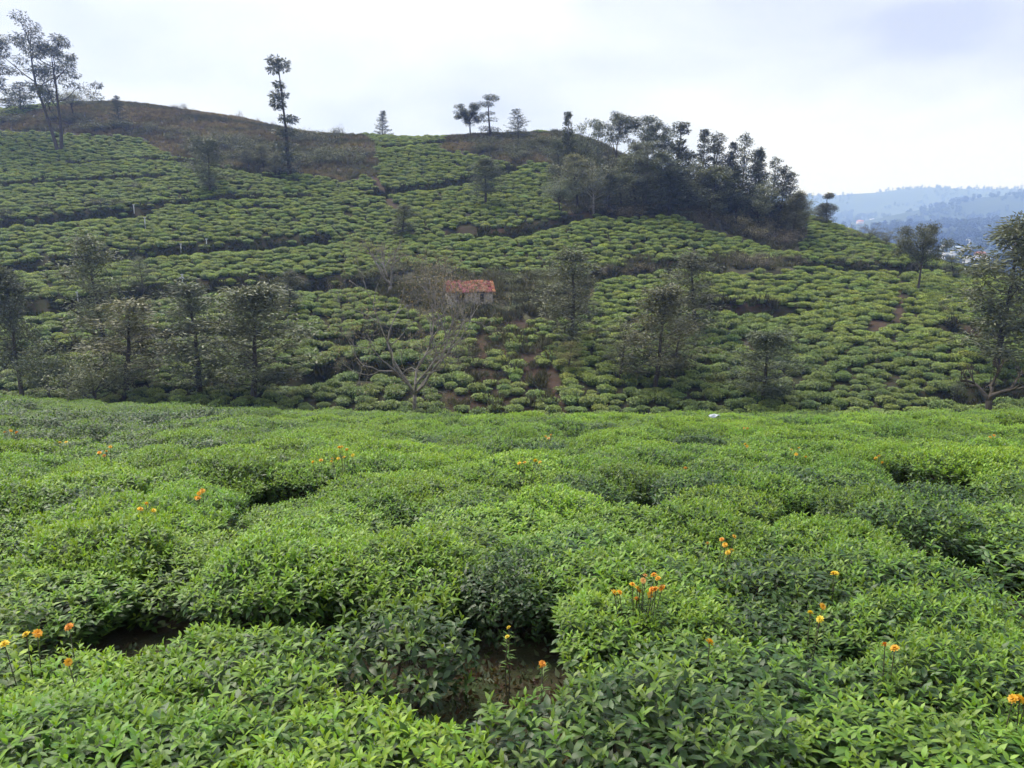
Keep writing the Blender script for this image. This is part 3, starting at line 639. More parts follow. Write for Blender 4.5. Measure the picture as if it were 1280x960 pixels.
# ferns and coarse grass on the cut banks
FB = [tuft('bank_fern', 7, 30, .55, .22, M['grass_i'], .09, .9), tuft('bank_fern', 9, 24, .8, .18, M['grass_i'], .08, .6)]
P = []
for w, (line, h) in zip(TW, TERR):
    w = np.array(w); sl = np.hypot(*np.diff(w, axis=0).T); k = int(sl.sum() * (9 if h > .5 else 3)); tt = rng.uniform(0, sl.sum(), k); c = np.concatenate([[0], np.cumsum(sl)])
    P.append(np.stack([np.interp(tt, c, w[:, 0]), np.interp(tt, c, w[:, 1]) + rng.normal(-.25, .55, k)], -1))
P = np.concatenate(P); n = len(P); tv = rng.uniform(.45, .95, n) * (.6 + .7 * vnoise(P[:, 0] / 5, P[:, 1] / 5, 13)); s_ = rng.uniform(.5, 1.3, n)
scatter('bank_ferns', np.stack([P[:, 0], P[:, 1], lookup(P[:, 0], P[:, 1])], -1), np.stack([np.zeros(n)] * 2 + [rng.uniform(0, 6.28, n)], -1), np.stack([s_] * 3, -1), np.stack([tv * .55, tv * .72, tv * .6], -1), rng.integers(0, 2, n), FB, 'dark ferns and coarse grass along the terrace banks')
WE = [tuft('weed_tuft', 3, 12, .055, .06, M['weed_i'], .18, 1.3), tuft('leaf_litter', 4, 9, .06, .10, M['weed_i'], .20, 3.)]
P = []
for gx, gy, gr in gaps:
    k = int(190 * gr * gr) + 8; P.append(np.stack([rng.normal(gx, gr * .75, k), rng.normal(gy, gr * .75, k)], -1))
P = np.concatenate(P); n = len(P); s_ = rng.uniform(.5, 1.5, n); tv = rng.uniform(.5, 1.1, n); wk = rng.integers(0, 2, n)
scatter('gap_weeds', np.stack([P[:, 0], P[:, 1], lookup(P[:, 0], P[:, 1])], -1), np.stack([np.zeros(n)] * 2 + [rng.uniform(0, 6.28, n)], -1), np.stack([s_] * 3, -1), np.stack([tv * np.where(wk, 1.3, .9), tv * np.where(wk, .75, 1), tv], -1), wk, WE, 'small weeds and dead leaves on the soil between bushes')
#@@PART3
# ------------------------------------------------------------------ trees
def nrm(v): v = np.asarray(v, float); return v / (np.linalg.norm(v) + 1e-9)
def sph(az, el): return np.array([math.cos(az) * math.cos(el), math.sin(az) * math.cos(el), math.sin(el)])
class Tree:
    """skeleton and leaf anchors of one tree, in metres, base at the origin"""
    def __init__(s, seed): s.r = np.random.default_rng(seed); s.b = MB(); s.A = []; s.D = []; s.S = []
    def limb(s, p, d, L, r, n=4, bend=.15, up=0., k=5, tip=.25):
        P = [np.array(p, float)]; d = nrm(d)
        for i in range(n): d = nrm(d + s.r.normal(0, bend, 3) + [0, 0, up]); P.append(P[-1] + d * L / n)
        s.b.tube(P, np.linspace(r, r * tip, n + 1), k); return P, d
    def leaf(s, c, n, rad, size, flat=.7, out=None):
        q = s.r.normal(0, 1, (n, 3)); q *= (s.r.uniform(.2, 1, n) ** .5 / (np.linalg.norm(q, axis=1) + 1e-9))[:, None]
        s.A.append(np.asarray(c) + q * [rad, rad, rad * flat]); s.S.append(s.r.uniform(.6, 1.3, n) * size)
        s.D.append(q + rnd_unit(s.r, n) * .7 + (0 if out is None else np.asarray(out)))
    def along(s, P, n, rad, size, t0=.3, out=None, flat=.8):
        P = np.asarray(P); t = s.r.uniform(t0, 1, n) * (len(P) - 1); i = np.clip(t.astype(int), 0, len(P) - 2); f = (t - i)[:, None]
        c = P[i] * (1 - f) + P[i + 1] * f; q = s.r.normal(0, .5, (n, 3)) * [rad, rad, rad * flat]
        s.A.append(c + q); s.S.append(s.r.uniform(.6, 1.3, n) * size); s.D.append(q / (rad + 1e-6) + rnd_unit(s.r, n) * .6 + (0 if out is None else np.asarray(out)))
    def finish(s, bark, leafm, asp=.32, droop=.3):
        tr = s.b.mesh('trunk', bark)
        if not s.A: return tr, None
        A, D, S = np.concatenate(s.A), np.concatenate(s.D), np.concatenate(s.S); n = len(A)
        # leaves in one clump share their shade of green
        cl = vnoise(A[:, 0] * 1.1 + 50, A[:, 1] * 1.1 + A[:, 2] * 1.3, 7)
        C = np.stack([np.clip(cl + s.r.normal(0, .25, n), 0, 1), s.r.uniform(0, 1, n), s.r.uniform(0, 1, n), np.ones(n)], -1)
        b = MB(); b.add(*leaves(A, D, UP * .6 + rnd_unit(s.r, n), S, S * asp, C, droop, DIA_V, DIA_T)); return tr, b.mesh('crown', leafm)
def t_oak(seed, H=10., W=5., dens=1., low=.16, mat='oak_leaf'):
    t = Tree(seed); P, _ = t.limb((0, 0, -.4), (0, 0, 1), H * .98 + .4, H * .013 + .03, 9, .03, .05, 6, .12); P = np.array(P)
    nb = 40
    for i in range(nb):
        f = low + (.97 - low) * (i + t.r.uniform(0, 1)) / nb; k = f * (len(P) - 1); j = min(int(k), len(P) - 2); p = P[j] + (P[j + 1] - P[j]) * (k - j)
        prof = np.interp(f, [0, .15, .4, .65, .9, 1], [.45, .7, 1, .9, .5, .18]); L = W / 2 * prof * t.r.uniform(.6, 1.2)
        Q, d = t.limb(p, sph(i * 2.4 + t.r.normal(0, .4), .25 + .65 * f + t.r.normal(0, .15)), L, .035 * (1.1 - f) * H / 10 + .012, 4, .14, .07, 4)
        dn = dens * t.r.uniform(.25, 1.35)
        t.along(Q, int(70 * dn), .05 * H, .022 * H, .25)
        for m in range(3):
            q = Q[1 + t.r.integers(0, 3)]; R_, _ = t.limb(q, nrm(d + t.r.normal(0, .6, 3)), L * .45, .012, 3, .2, .08, 3); t.along(R_, int(46 * dn), .045 * H, .022 * H, .2)
    t.leaf(P[-1], int(120 * dens), .06 * H, .022 * H, 1.2)
    return t.finish(M['bark'], M[mat], .34)
def t_euc(seed, H=20., W=9., stems=1, dens=1., low=.42, bark='dead_bark', el=.65):
    t = Tree(seed)
    for s_ in range(stems):
        lean = sph(s_ * 6.28 / stems, 1.32 if stems > 1 else 1.5); P, _ = t.limb((t.r.normal(0, .2), t.r.normal(0, .2), -.5), lean, H * (.95 if s_ == 0 else t.r.uniform(.7, .9)) + .5, H * .012, 9, .07, .09, 6, .15); P = np.array(P)
        for i in range(int(11 / stems ** .5)):
            f = low + (.98 - low) * (i + t.r.uniform(0, .9)) / 11 * stems ** .5; f = min(f, .97); k = f * (len(P) - 1); j = min(int(k), len(P) - 2); p = P[j] + (P[j + 1] - P[j]) * (k - j)
            L = W / 2 * np.interp(f, [.3, .6, 1], [.9, 1, .5]) * t.r.uniform(.6, 1.15)
            Q, d = t.limb(p, sph(i * 2.4 + t.r.normal(0, .5), el + t.r.normal(0, .2)), L, H * .0045, 4, .2, .08, 4)
            for m in range(3):
                R_, _ = t.limb(Q[2 + t.r.integers(0, 3)], nrm(d + t.r.normal(0, .7, 3)), L * .45, H * .0018, 3, .25, .05, 3)
                t.leaf(R_[-1], int(120 * dens), .048 * H * t.r.uniform(.7, 1.3), .018 * H, .75, (0, 0, -.5)); t.leaf(R_[1], int(30 * dens), .035 * H, .018 * H, .8, (0, 0, -.5))
        t.leaf(P[-1], int(170 * dens), .05 * H, .018 * H, .9, (0, 0, -.4))
    return t.finish(M[bark], M['euc_leaf'], .28, .35)
def t_pom(seed, H=22., spec=((.97, .055, 170), (.90, .05, 150), (.78, .035, 80), (.70, .05, 150), (.62, .055, 170), (.5, .05, 150), (.38, .055, 170), (.27, .06, 190), (.16, .06, 190), (.08, .05, 120)), mat='euc_leaf'):
    t = Tree(seed); P, _ = t.limb((0, 0, -.5), (0, 0, 1), H + .2, H * .010 + .05, 9, .025, .06, 6, .15); P = np.array(P)
    for f, rad, n in spec:
        k = f * (len(P) - 1); j = min(int(k), len(P) - 2); p = P[j] + (P[j + 1] - P[j]) * (k - j)
        for m in range(3):
            Q, d = t.limb(p, sph(t.r.uniform(0, 6.28), .6), rad * H * t.r.uniform(.5, .9), H * .003, 3, .2, .05, 3); t.leaf(Q[-1], int(n * .8), rad * H * .7, max(.022 * H, .3), .85, (0, 0, -.3))
    return t.finish(M['bark'], M[mat], .3)
def t_con(seed, H=14., W=6., dens=1., low=.06, tip=.35, ragged=.4):
    t = Tree(seed); P, _ = t.limb((0, 0, -.4), (0, 0, 1), H + .4, H * .013, 8, .02, .06, 6, .06); P = np.array(P); nb = 64
    for i in range(nb):
        f = low + (.985 - low) * (i + t.r.uniform(0, 1)) / nb; k = f * (len(P) - 1); j = min(int(k), len(P) - 2); p = P[j] + (P[j + 1] - P[j]) * (k - j)
        L = W / 2 * (1 - f) ** .68 * t.r.uniform(1 - ragged, 1 + ragged) + .05 * H * tip
        Q, d = t.limb(p, sph(i * 2.4, .10 + .5 * f + t.r.normal(0, .15)), L, .02 * H * .2 * (1.1 - f) + .01, 3, .12, .09, 3)
        dn = dens * t.r.uniform(.35, 1.3); t.along(Q, int(105 * dn * (.35 + .65 * L / (W / 2))), .035 * H, .026 * H, .15, d * .8, .5); t.leaf(Q[-1], int(20 * dn), .03 * H, .024 * H, .6, d)
    return t.finish(M['bark'], M['con_leaf'], .34, .15)
def t_round(seed, H=8., W=6., dens=1., trunk=.35, mat='oak_leaf', bark='bark'):
    t = Tree(seed); P, d0 = t.limb((0, 0, -.4), (0, 0, 1), H * trunk + .4, H * .018, 4, .06, .05, 6, .6)
    for i in range(11):
        el = t.r.uniform(.35, 1.4); L = H * (1 - trunk) * .85 * (W / H * math.cos(el) + math.sin(el)) * .62 * t.r.uniform(.75, 1.1)
        Q, d = t.limb(P[-1 - (i % 2)], sph(i * 2.4 + t.r.normal(0, .3), el), L, H * .007, 4, .16, .06, 4)
        for m in range(5):
            R_, _ = t.limb(Q[1 + t.r.integers(0, 4)], nrm(d + t.r.normal(0, .75, 3)), L * .45, H * .002, 3, .25, .05, 3); dn = dens * t.r.uniform(.4, 1.4)
            t.along(R_, int(70 * dn), .06 * H, .025 * H, .2); t.leaf(R_[-1], int(40 * dn), .06 * H, .025 * H)
    return t.finish(M[bark], M[mat], .4)
def t_bare(seed, H=11., stems=5, depth=4, lean=.95, leafn=5, spread=.75, bark='dead_bark', r0=.16, mat='dry_leaf', bole=.13):
    t = Tree(seed); P, _ = t.limb((0, 0, -.5), (0, 0, 1), H * bole + .5, r0 * 1.5, 3, .08, .05, 7, .8)
    def rec(p, d, L, r, k):
        Q, d2 = t.limb(p, d, L, r, 4, .17, .05, 5 if k > 1 else 3, .55)
        if k == 0:
            if leafn: t.leaf(Q[-1], leafn, .45, .13, .8)
            return
        for i in range(3 if k > 1 else 4):
            s = Q[-1] if i == 0 else Q[2 + t.r.integers(0, 3)]
            rec(s, nrm(d2 + rnd_unit(t.r, 1)[0] * spread + [0, 0, .12]), L * t.r.uniform(.52, .78), r * .55, k - 1)
    for i in range(stems): rec(P[-1], sph(i * 6.28 / stems + t.r.normal(0, .3), lean + t.r.normal(0, .18)), H * .34 * t.r.uniform(.8, 1.15), r0, depth - 1)
    return t.finish(M[bark], M[mat], .5)
def t_shrub(seed, H=2.2, W=3., n=900, mat='scrub_leaf', size=.13, bark='bark'):
    t = Tree(seed)
    for i in range(9):
        Q, d = t.limb((t.r.normal(0, .1 * W), t.r.normal(0, .1 * W), -.15), sph(i * 2.4, t.r.uniform(.6, 1.4)), H * t.r.uniform(.6, .95), .03, 4, .2, .02, 4)
        for m in range(3): R_, _ = t.limb(Q[1 + t.r.integers(0, 3)], nrm(d + t.r.normal(0, .6, 3)), H * .4, .012, 3, .2, .05, 3); t.along(R_, n // 40, .22, size, .1)
        t.leaf(Q[-1], n // 18, .24 * W, size, .7); t.along(Q, n // 30, .26, size, .3)
    return t.finish(M[bark], M[mat], .5)
KIND = {}
def dims(m):
    V = np.empty(len(m.vertices) * 3, np.float32); m.vertices.foreach_get('co', V); V = V.reshape(-1, 3); lo, hi = np.percentile(V, 1, axis=0), np.percentile(V, 99, axis=0)
    return (hi[0] - lo[0] + hi[1] - lo[1]) / 2, V[:, 2].max()
def reg(k, pair, lab=None):
    tr, cr_ = pair; w, h = dims(cr_ if cr_ else tr); KIND[k] = (tr, cr_, w, max(h, dims(tr)[1]))
reg('oak1', t_oak(101, 10, 6, .8)); reg('oak2', t_oak(102, 10, 4.4, .75, .22)); reg('oak3', t_oak(103, 10, 4.6, .9, .12)); reg('oak4', t_oak(104, 10, 6.5, .55, .2)); reg('oak5', t_oak(105, 11, 5.5, 1.2, .25))
reg('euc1', t_euc(117, 20, 11, 2, 1.35, .30, 'bark', .95)); reg('euc2', t_euc(112, 20, 9, 1, 1.6)); reg('euc3', t_euc(113, 16, 11, 3, .9, .35)); reg('euc4', t_euc(114, 18, 9, 1, 1.2, .5, 'bark'))
reg('pom1', t_pom(121)); reg('pom2', t_pom(122, 12, ((.96, .11, 330), (.84, .10, 260), (.62, .07, 100), (.45, .08, 130), (.2, .11, 260)))); reg('pom3', t_pom(123, 10, ((.96, .09, 260), (.89, .08, 160), (.66, .10, 260), (.56, .15, 420), (.46, .18, 520), (.36, .19, 520), (.24, .18, 420))))
reg('con1', t_con(131, 14, 6)); reg('con2', t_con(132, 14, 4.6, 1.1, .08, .4, .5)); reg('con3', t_con(133, 14, 6.5, .8, .12, .5, .6)); reg('con4', t_con(134, 12, 5.2, .65, .05))
reg('round4', t_round(145, 8, 6, 2.0, .5)); reg('oak6', t_oak(107, 10, 6.5, 1.5, .16)); reg('round1', t_round(141)); reg('round2', t_round(142, 9, 6, .8, .45)); reg('round3', t_round(143, 7, 6, .55, .3)); reg('pale', t_round(144, 10, 8, .8, .3, 'euc_leaf', 'pale_bark'))
reg('bare1', t_bare(151, 11, 6, 6, .95, 2, .8, 'dead_bark', .10)); reg('bare2', t_bare(152, 8, 3, 4, 1.05, 4)); reg('bare3', t_bare(153, 3, 3, 4, .75, 0, .9, 'bark', .12, 'dry_leaf', .42)); reg('bare4', t_bare(154, 5, 3, 4, .9, 3, .8, 'dead_bark', .06))
reg('tall', t_oak(106, 18, 8, 1.8, .12)); reg('shrub1', t_shrub(161)); reg('shrub2', t_shrub(162, 2.4, 2.6)); reg('brush1', t_shrub(163, 1.8, 3.2, 700, 'scrub_leaf', .11)); reg('brush2', t_shrub(164, 2.0, 2.8, 650, 'scrub_leaf', .11))
def plant(name, label, cat, kind, u, vb, vt, wpx, Y=None, tint=(1, 1, 1), group=None, rz=None, zmin=None, rng=random.Random(4)):
    """stand a tree where the sight line through its foot meets the ground; Y gives the depth where the foot is hidden"""
    p = cast(u, vb, ymin=40) if Y is None else at_depth(u, 300, Y)
    x, y = p[0], p[1]; z = float(lookup(x, y))
    top = at_depth(u, vt, y)[2]; h = max(top - z, .4); tr, cr_, w0, h0 = KIND[kind]
    w = wpx / F * y; sz = h / h0; sx = w / w0
    t = thing(name, label, cat, (x, y, z), rng.uniform(0, 6.28) if rz is None else rz, group); t.scale = (sx, sx, sz)
    obj('trunk', tr, t, tint=tint)
    if cr_: obj('crown', cr_, t, tint=tint)
    return t
T3 = plant
# hilltop, from the eucalyptus on the brow to the lone conifers along the crest
T3('eucalyptus_tree', 'tall open eucalyptus with forked trunks on the brown hill brow', 'tree', 'euc1', 75, 190, 19, 108, tint=(.8, .8, .9), rz=2.2)
T3('eucalyptus_tree', 'eucalyptus on the hill brow with its crown partly cut off by the frame', 'tree', 'euc2', -8, 182, 36, 80, tint=(.9, .9, 1))
T3('hilltop_tree', 'small ragged tree beneath the eucalyptus crowns on the hill brow', 'tree', 'con4', 26, 140, 102, 46)
T3('hilltop_tree', 'low bushy tree right behind the forked eucalyptus', 'tree', 'round1', 92, 145, 108, 40)
T3('young_conifer', 'short conifer standing above dark scrub on the brown hilltop', 'tree', 'con1', 150, 158, 118, 20)
T3('slender_eucalyptus', 'very tall thin eucalyptus with tufted crown above scrub', 'tree', 'pom1', 362, 222, 71, 30, tint=(.9, .9, .95))
T3('silver_oak_tree', 'lone rounded grey-green tree on the upper tea terraces', 'tree', 'oak6', 262, 243, 168, 52, tint=(.9, .95, .95))
T3('conifer_tree', 'small lone conifer on the skyline of the green saddle', 'tree', 'con1', 478, 169, 137, 20)
T3('crest_tree', 'dark umbrella-shaped tree on the crest scrub', 'tree', 'round4', 588, 172, 127, 34, tint=(.65, .66, .72))
T3('slender_eucalyptus', 'thin crest tree with separate tufts of leaves up its stem', 'tree', 'pom2', 613, 172, 117, 26)
T3('conifer_tree', 'broad ragged conifer on the crest beside scrub', 'tree', 'con3', 648, 176, 135, 30)
T3('conifer_tree', 'hazy single conifer standing amid bright tea below the crest', 'tree', 'oak5', 607, 258, 196, 42, tint=(.85, .9, .95))
T3('silver_oak_tree', 'small leaning tree above the leafless tree on the mid slope', 'tree', 'oak3', 503, 298, 254, 32, tint=(.85, .85, .9))
for u, vb, vt, w in ((330, 212, 178, 26), (345, 222, 190, 22), (312, 210, 185, 28), (240, 195, 168, 26)):
    T3('sapling', 'slim sapling in the scrub belt under the brown hilltop', 'tree', 'oak2', u, vb, vt, w, group='saplings in the hilltop scrub')
# the dark grove
G = 'trees of the dark grove'
GL = {'con': 'dark conifer', 'euc': 'tall eucalyptus', 'rou': 'leafy broad tree', 'pal': 'pale-trunked tree', 'pom': 'thin spired tree', 'oak': 'feathery grey-green tree'}; rs0 = np.random.default_rng(12)
for k, u, vb, vt, w in [('con2', 709, 246, 138, 26), ('oak3', 700, 238, 172, 36), ('round2', 730, 244, 148, 44), ('pom2', 745, 240, 146, 22), ('oak5', 722, 262, 190, 44), ('euc4', 768, 250, 137, 52), ('euc2', 803, 252, 140, 62), ('euc4', 822, 256, 148, 40),
                        ('pale', 742, 267, 196, 62), ('round1', 778, 262, 185, 56), ('oak1', 795, 264, 190, 60), ('euc2', 806, 265, 172, 56), ('pom1', 843, 262, 150, 24), ('con3', 846, 264, 172, 44), ('oak5', 826, 266, 188, 52), ('round1', 862, 268, 196, 52), ('con1', 858, 262, 186, 46),
                        ('con2', 876, 264, 160, 30), ('pom2', 890, 264, 163, 26), ('con3', 893, 268, 172, 38), ('con1', 905, 270, 188, 44), ('con2', 914, 272, 176, 26), ('con3', 928, 274, 163, 46), ('con1', 940, 276, 182, 42), ('con2', 947, 278, 186, 28),
                        ('con3', 962, 284, 194, 38), ('con1', 972, 288, 206, 44), ('con3', 982, 288, 213, 36), ('round2', 992, 292, 234, 34), ('round3', 1004, 290, 240, 26), ('oak5', 885, 278, 205, 60), ('con1', 920, 282, 205, 62), ('round1', 950, 290, 220, 58), ('oak5', 990, 300, 238, 36), ('round1', 700, 268, 215, 40), ('con1', 760, 268, 215, 40), ('con1', 835, 270, 212, 50), ('con1', 805, 269, 222, 44)]:
    part = 'uphill end' if u < 770 else 'middle' if u < 880 else 'downhill end'; row = 'front row' if vb >= 262 + max(0, (u - 850) * .12) else 'back row'
    f = rs0.uniform(.85, 1.45) * (1.15 if u < 830 else .95); wv = rs0.uniform(-.08, .10)
    T3('grove_tree', f'{GL[k[:3]]} in the {row} at the {part} of the dense grove'.replace('dark conifer', {'con1': 'dense dark conifer', 'con2': 'narrow dark conifer'}.get(k, 'broad ragged conifer')), 'tree', k, u, vb, vt, w, group=G, tint=(f * (.95 + wv), f * .97, f * (1.02 - wv)))
T3('eucalyptus_tree', 'small knobbly eucalyptus standing clear on the ridge past the grove', 'tree', 'pom3', 1033, 283, 240, 28, tint=(.9, .8, .75))
# ridge falling away to the right
for k, u, vb, vt, w, l in [('bare4', 1066, 302, 276, 30, 'twiggy half-bare tree on the ridge beside the knobbly eucalyptus'), ('round3', 1086, 305, 278, 38, 'low rounded scrub tree on the descending ridge'), ('round3', 1108, 310, 284, 34, 'low grey tree on the ridge beside the round-crowned tree'),
                           ('round4', 1147, 365, 274, 50, 'tall clean-stemmed tree with round crown by the red path'), ('round3', 1126, 322, 284, 34, 'thin grey tree just behind the round-crowned tree'), ('bare4', 1058, 331, 308, 28, 'leafless shrub on the bank above the right-hand terrace track'),
                           ('bare4', 1085, 335, 308, 24, 'pale twiggy sapling on the right-hand terrace track'), ('oak2', 1192, 352, 318, 26, 'slim hazy tree on the ridge in front of the village'), ('bare4', 1140, 345, 325, 24, 'small bare shrub beside the red path')]:
    T3('ridge_tree', l, 'tree', k, u, vb, vt, w, tint=(.9, .9, .95))
T3('silver_oak_tree', 'tall dark-stemmed silver oak towering beside the gnarled dead tree', 'tree', 'tall', 1243, 468, 262, 104, tint=(1.1, 1.12, 1.0))
T3('silver_oak_tree', 'second silver oak partly cut off by the frame, by the dead tree', 'tree', 'oak4', 1292, 440, 300, 80)
# silver oaks standing in the dip and on the lower slope
for k, u, vb, vt, w, Y, ti, l in [
    ('oak6', 304, 502, 348, 138, 59, (1.05, 1.08, .95), 'spreading silver oak in the dip behind the near tea field'), ('oak1', 138, 492, 368, 118, 60, (1.3, 1.2, 1.0), 'silver oak with a brownish crown in the dip behind the field'),
    ('oak3', 118, 470, 284, 76, 66, (1.15, 1.2, 1.15), 'tall hazy silver oak reaching the terrace with white posts'), ('oak3', 236, 485, 345, 76, 60, (.9, .97, 1.0), 'dark narrow silver oak between two spreading ones'),
    ('oak4', 180, 378, 318, 34, None, (.9, .95, 1), 'small silver oak beside the terrace bank below the posts'), ('oak3', 362, 392, 336, 32, None, (.85, .85, .9), 'small grey silver oak under the lower terrace bank'),
    ('oak5', 4, 485, 328, 66, 60, (.62, .68, .70), 'dense dark tree at the edge of the frame in the dip'), ('oak3', 715, 440, 304, 72, None, (1.05, 1.05, 1.02), 'tall narrow silver oak on the slope below the ruined hut'),
    ('oak6', 825, 482, 350, 98, 60, (1.05, .98, .90), 'greyish-brown silver oak with wide crown in the dip'), ('oak3', 868, 420, 310, 66, None, (.95, .93, .95), 'tall silver oak with bare lower stem above the dark tea block'),
    ('oak6', 966, 502, 408, 92, 57, (.85, .95, .85), 'bushy dark green tree in the dip before the dark tea block'), ('oak4', 780, 478, 400, 60, 62, (.9, .9, .85), 'thin feathery silver oak between two fuller ones in the dip'),
    ('oak4', 850, 470, 395, 60, 63, (.85, .85, .85), 'sparse silver oak close behind the wide-crowned one'), ('round1', 98, 500, 440, 92, 56, (1.1, 1.15, 1), 'pale green rounded bush tree in the dip'), ('round1', 40, 500, 420, 80, 58, (.9, 1, .9), 'leafy rounded tree beside the dense dark tree')]:
    T3('silver_oak_tree' if k[:3] == 'oak' else 'small_tree', l, 'tree', k, u, vb, vt, w, Y, ti)
T3('bare_tree', 'big leafless many-branched tree in the dip below the hut', 'tree', 'bare1', 514, 512, 286, 190, 56, (1, 1, 1), rz=.6)
T3('bare_tree', 'smaller half-bare tree on the slope left of the ruined hut', 'tree', 'bare2', 487, 368, 292, 66, None, (.9, .9, .9))
T3('bare_tree', 'thin pale dead sapling beside the big leafless tree', 'tree', 'bare4', 424, 385, 335, 40, None, (1.5, 1.5, 1.5))
T3('bare_tree', 'short dead tree with whitish limbs beside the red gully', 'tree', 'bare4', 560, 460, 408, 50, None, (1.6, 1.6, 1.6))
T3('bare_tree', 'gnarled dead tree with stubby limbs on the edge of the near field', 'tree', 'bare3', 1268, 525, 446, 66, 28.5, (.95, .95, .95))
T3('yellowing_shrub', 'tall shrub with yellow leaves at the foot of the narrow silver oak', 'shrub', 'oak4', 712, 480, 425, 42, 63, (1.5, 1.35, .7))
T3('yellowing_shrub', 'small yellow-leaved shrub beside the bright tea patch', 'shrub', 'shrub2', 736, 425, 405, 20, None, (2.0, 1.5, .6))
T3('yellowing_shrub', 'low yellow-green shrub at the foot of the dark tea block', 'shrub', 'shrub2', 890, 482, 462, 34, None, (1.7, 1.8, .8))
# scrub: each bush its own thing
rs = np.random.default_rng(8)
def scrub(poly, n, wpx, hpx, tint, label, group, kinds, sp=.22):
    xs = [p[0] for p in poly]; yv = [p[1] for p in poly]; k = 0
    while k < n:
        u, v = rs.uniform(min(xs), max(xs)), rs.uniform(min(yv), max(yv))
        if not in_poly(np.array([u]), np.array([v]), poly)[0]: continue
        s = rs.uniform(.6, 1.35); f = rs.uniform(.8, 1.2)
        T3('scrub_bush', label, 'bush', kinds[k % len(kinds)], u, v, v - hpx * s, wpx * s, None, tuple(c * f for c in tint), group); k += 1
BK = ['brush1', 'brush2', 'shrub1', 'shrub2']
scrub([(740, 262), (850, 268), (950, 296), (1000, 300), (985, 314), (940, 300), (850, 274), (745, 271)], 26, 34, 15, (1.7, 1.35, 1.45), 'purplish-brown brush along the lower edge of the dense grove', 'brush under the grove', BK[:2])
scrub([(880, 262), (985, 285), (1000, 300), (980, 312), (930, 298), (880, 280)], 14, 42, 22, (1.7, 1.45, 1.35), 'tall dry brush on the lower corner of the dense grove', 'tall dry brush by the grove', BK)
scrub([(900, 322), (1000, 326), (1008, 333), (930, 340), (900, 338)], 16, 30, 13, (1.5, 1.25, 1.35), 'grey-purple brush along the right-hand terrace track', 'brush along the right terrace', BK[:2])
scrub([(745, 338), (860, 330), (900, 336), (840, 344), (760, 348)], 10, 24, 10, (1.5, 1.15, 1.15), 'reddish brush on the bank above the middle tea block', 'reddish brush on the middle bank', BK[:2])
scrub([(275, 180), (380, 172), (462, 185), (465, 216), (380, 212), (300, 208)], 52, 34, 17, (1.1, 1.15, 1.0), 'dark green scrub bush in the belt under the brown hilltop', 'scrub belt under the hilltop', BK)
scrub([(0, 152), (120, 142), (175, 150), (180, 168), (100, 166), (0, 162)], 22, 30, 13, (.95, 1.0, .92), 'dark scrub bush on the brown hill brow', 'scrub on the hill brow', BK)
scrub([(185, 160), (290, 172), (300, 205), (262, 200), (200, 186)], 14, 34, 14, (1.1, 1.12, .95), 'pale scrub bush where the upper terraces meet the brown hilltop', 'scrub above the upper terraces', BK)
scrub([(180, 130), (300, 140), (420, 160), (440, 172), (300, 172), (190, 165)], 24, 14, 6, (.95, .85, .75), 'small dry bush dotted over the brown hilltop', 'dry bushes on the hilltop', BK[:2])
scrub([(570, 172), (690, 178), (690, 200), (640, 203), (590, 188)], 26, 30, 11, (1.2, 1.25, 1.1), 'grey-green scrub bush on the crest beside the grove', 'scrub on the crest', BK)
scrub([(445, 350), (500, 335), (552, 350), (556, 372), (480, 372)], 14, 32, 14, (1.25, 1.3, 1.05), 'grey-green weedy bush to one side of the ruined hut', 'weedy bushes near the hut', BK)
scrub([(556, 376), (640, 372), (640, 398), (560, 396)], 13, 30, 11, (.95, 1.1, .85), 'dark weedy bush growing against the front of the ruined hut', 'bushes before the hut', BK)
scrub([(625, 345), (715, 340), (750, 353), (735, 388), (680, 392), (632, 380)], 24, 34, 12, (1.4, 1.5, 1.2), 'pale weedy bush on the waste ground past the hut', 'weedy bushes past the hut', BK)
scrub([(545, 342), (630, 340), (628, 350), (548, 352)], 8, 28, 10, (1.0, 1.0, .85), 'tall weeds on the bank behind the ruined hut', 'weeds behind the hut', BK)
for u, v, w, h, ti, l in [(317, 293, 16, 8, (.8, .6, .6), 'lone brown bush on the middle tea terraces'), (280, 252, 16, 8, (.8, .65, .65), 'lone dark bush beside the upper terrace path'), (172, 238, 36, 14, (.9, .9, .8), 'wide pale bush on the upper left terraces'),
                          (365, 313, 16, 7, (.8, .6, .6), 'small purple bush just above the white-post track'), (1180, 395, 26, 20, (1.1, 1, .8), 'dry bush above the dark earth bank'), (8, 275, 26, 22, (.75, .8, .8), 'dark bush at the start of the upper terrace bank'),
                          (758, 342, 24, 12, (1, .75, .85), 'mauve bush beside the narrow silver oak'), (1190, 498, 46, 26, (1, 1.15, 1), 'leafy pale bush at the foot of the dark earth cutting'), (1100, 498, 30, 14, (.9, 1.1, .9), 'low green bush where the dark tea block meets the field'),
                          (60, 262, 40, 10, (.7, .75, .7), 'dark bush on the upper left terrace bank'), (130, 258, 50, 12, (.6, .65, .6), 'long dark bush on the upper left terrace bank')]:
    T3('scrub_bush', l, 'bush', BK[int(u) % 4], u, v, v - h, w, None, ti)
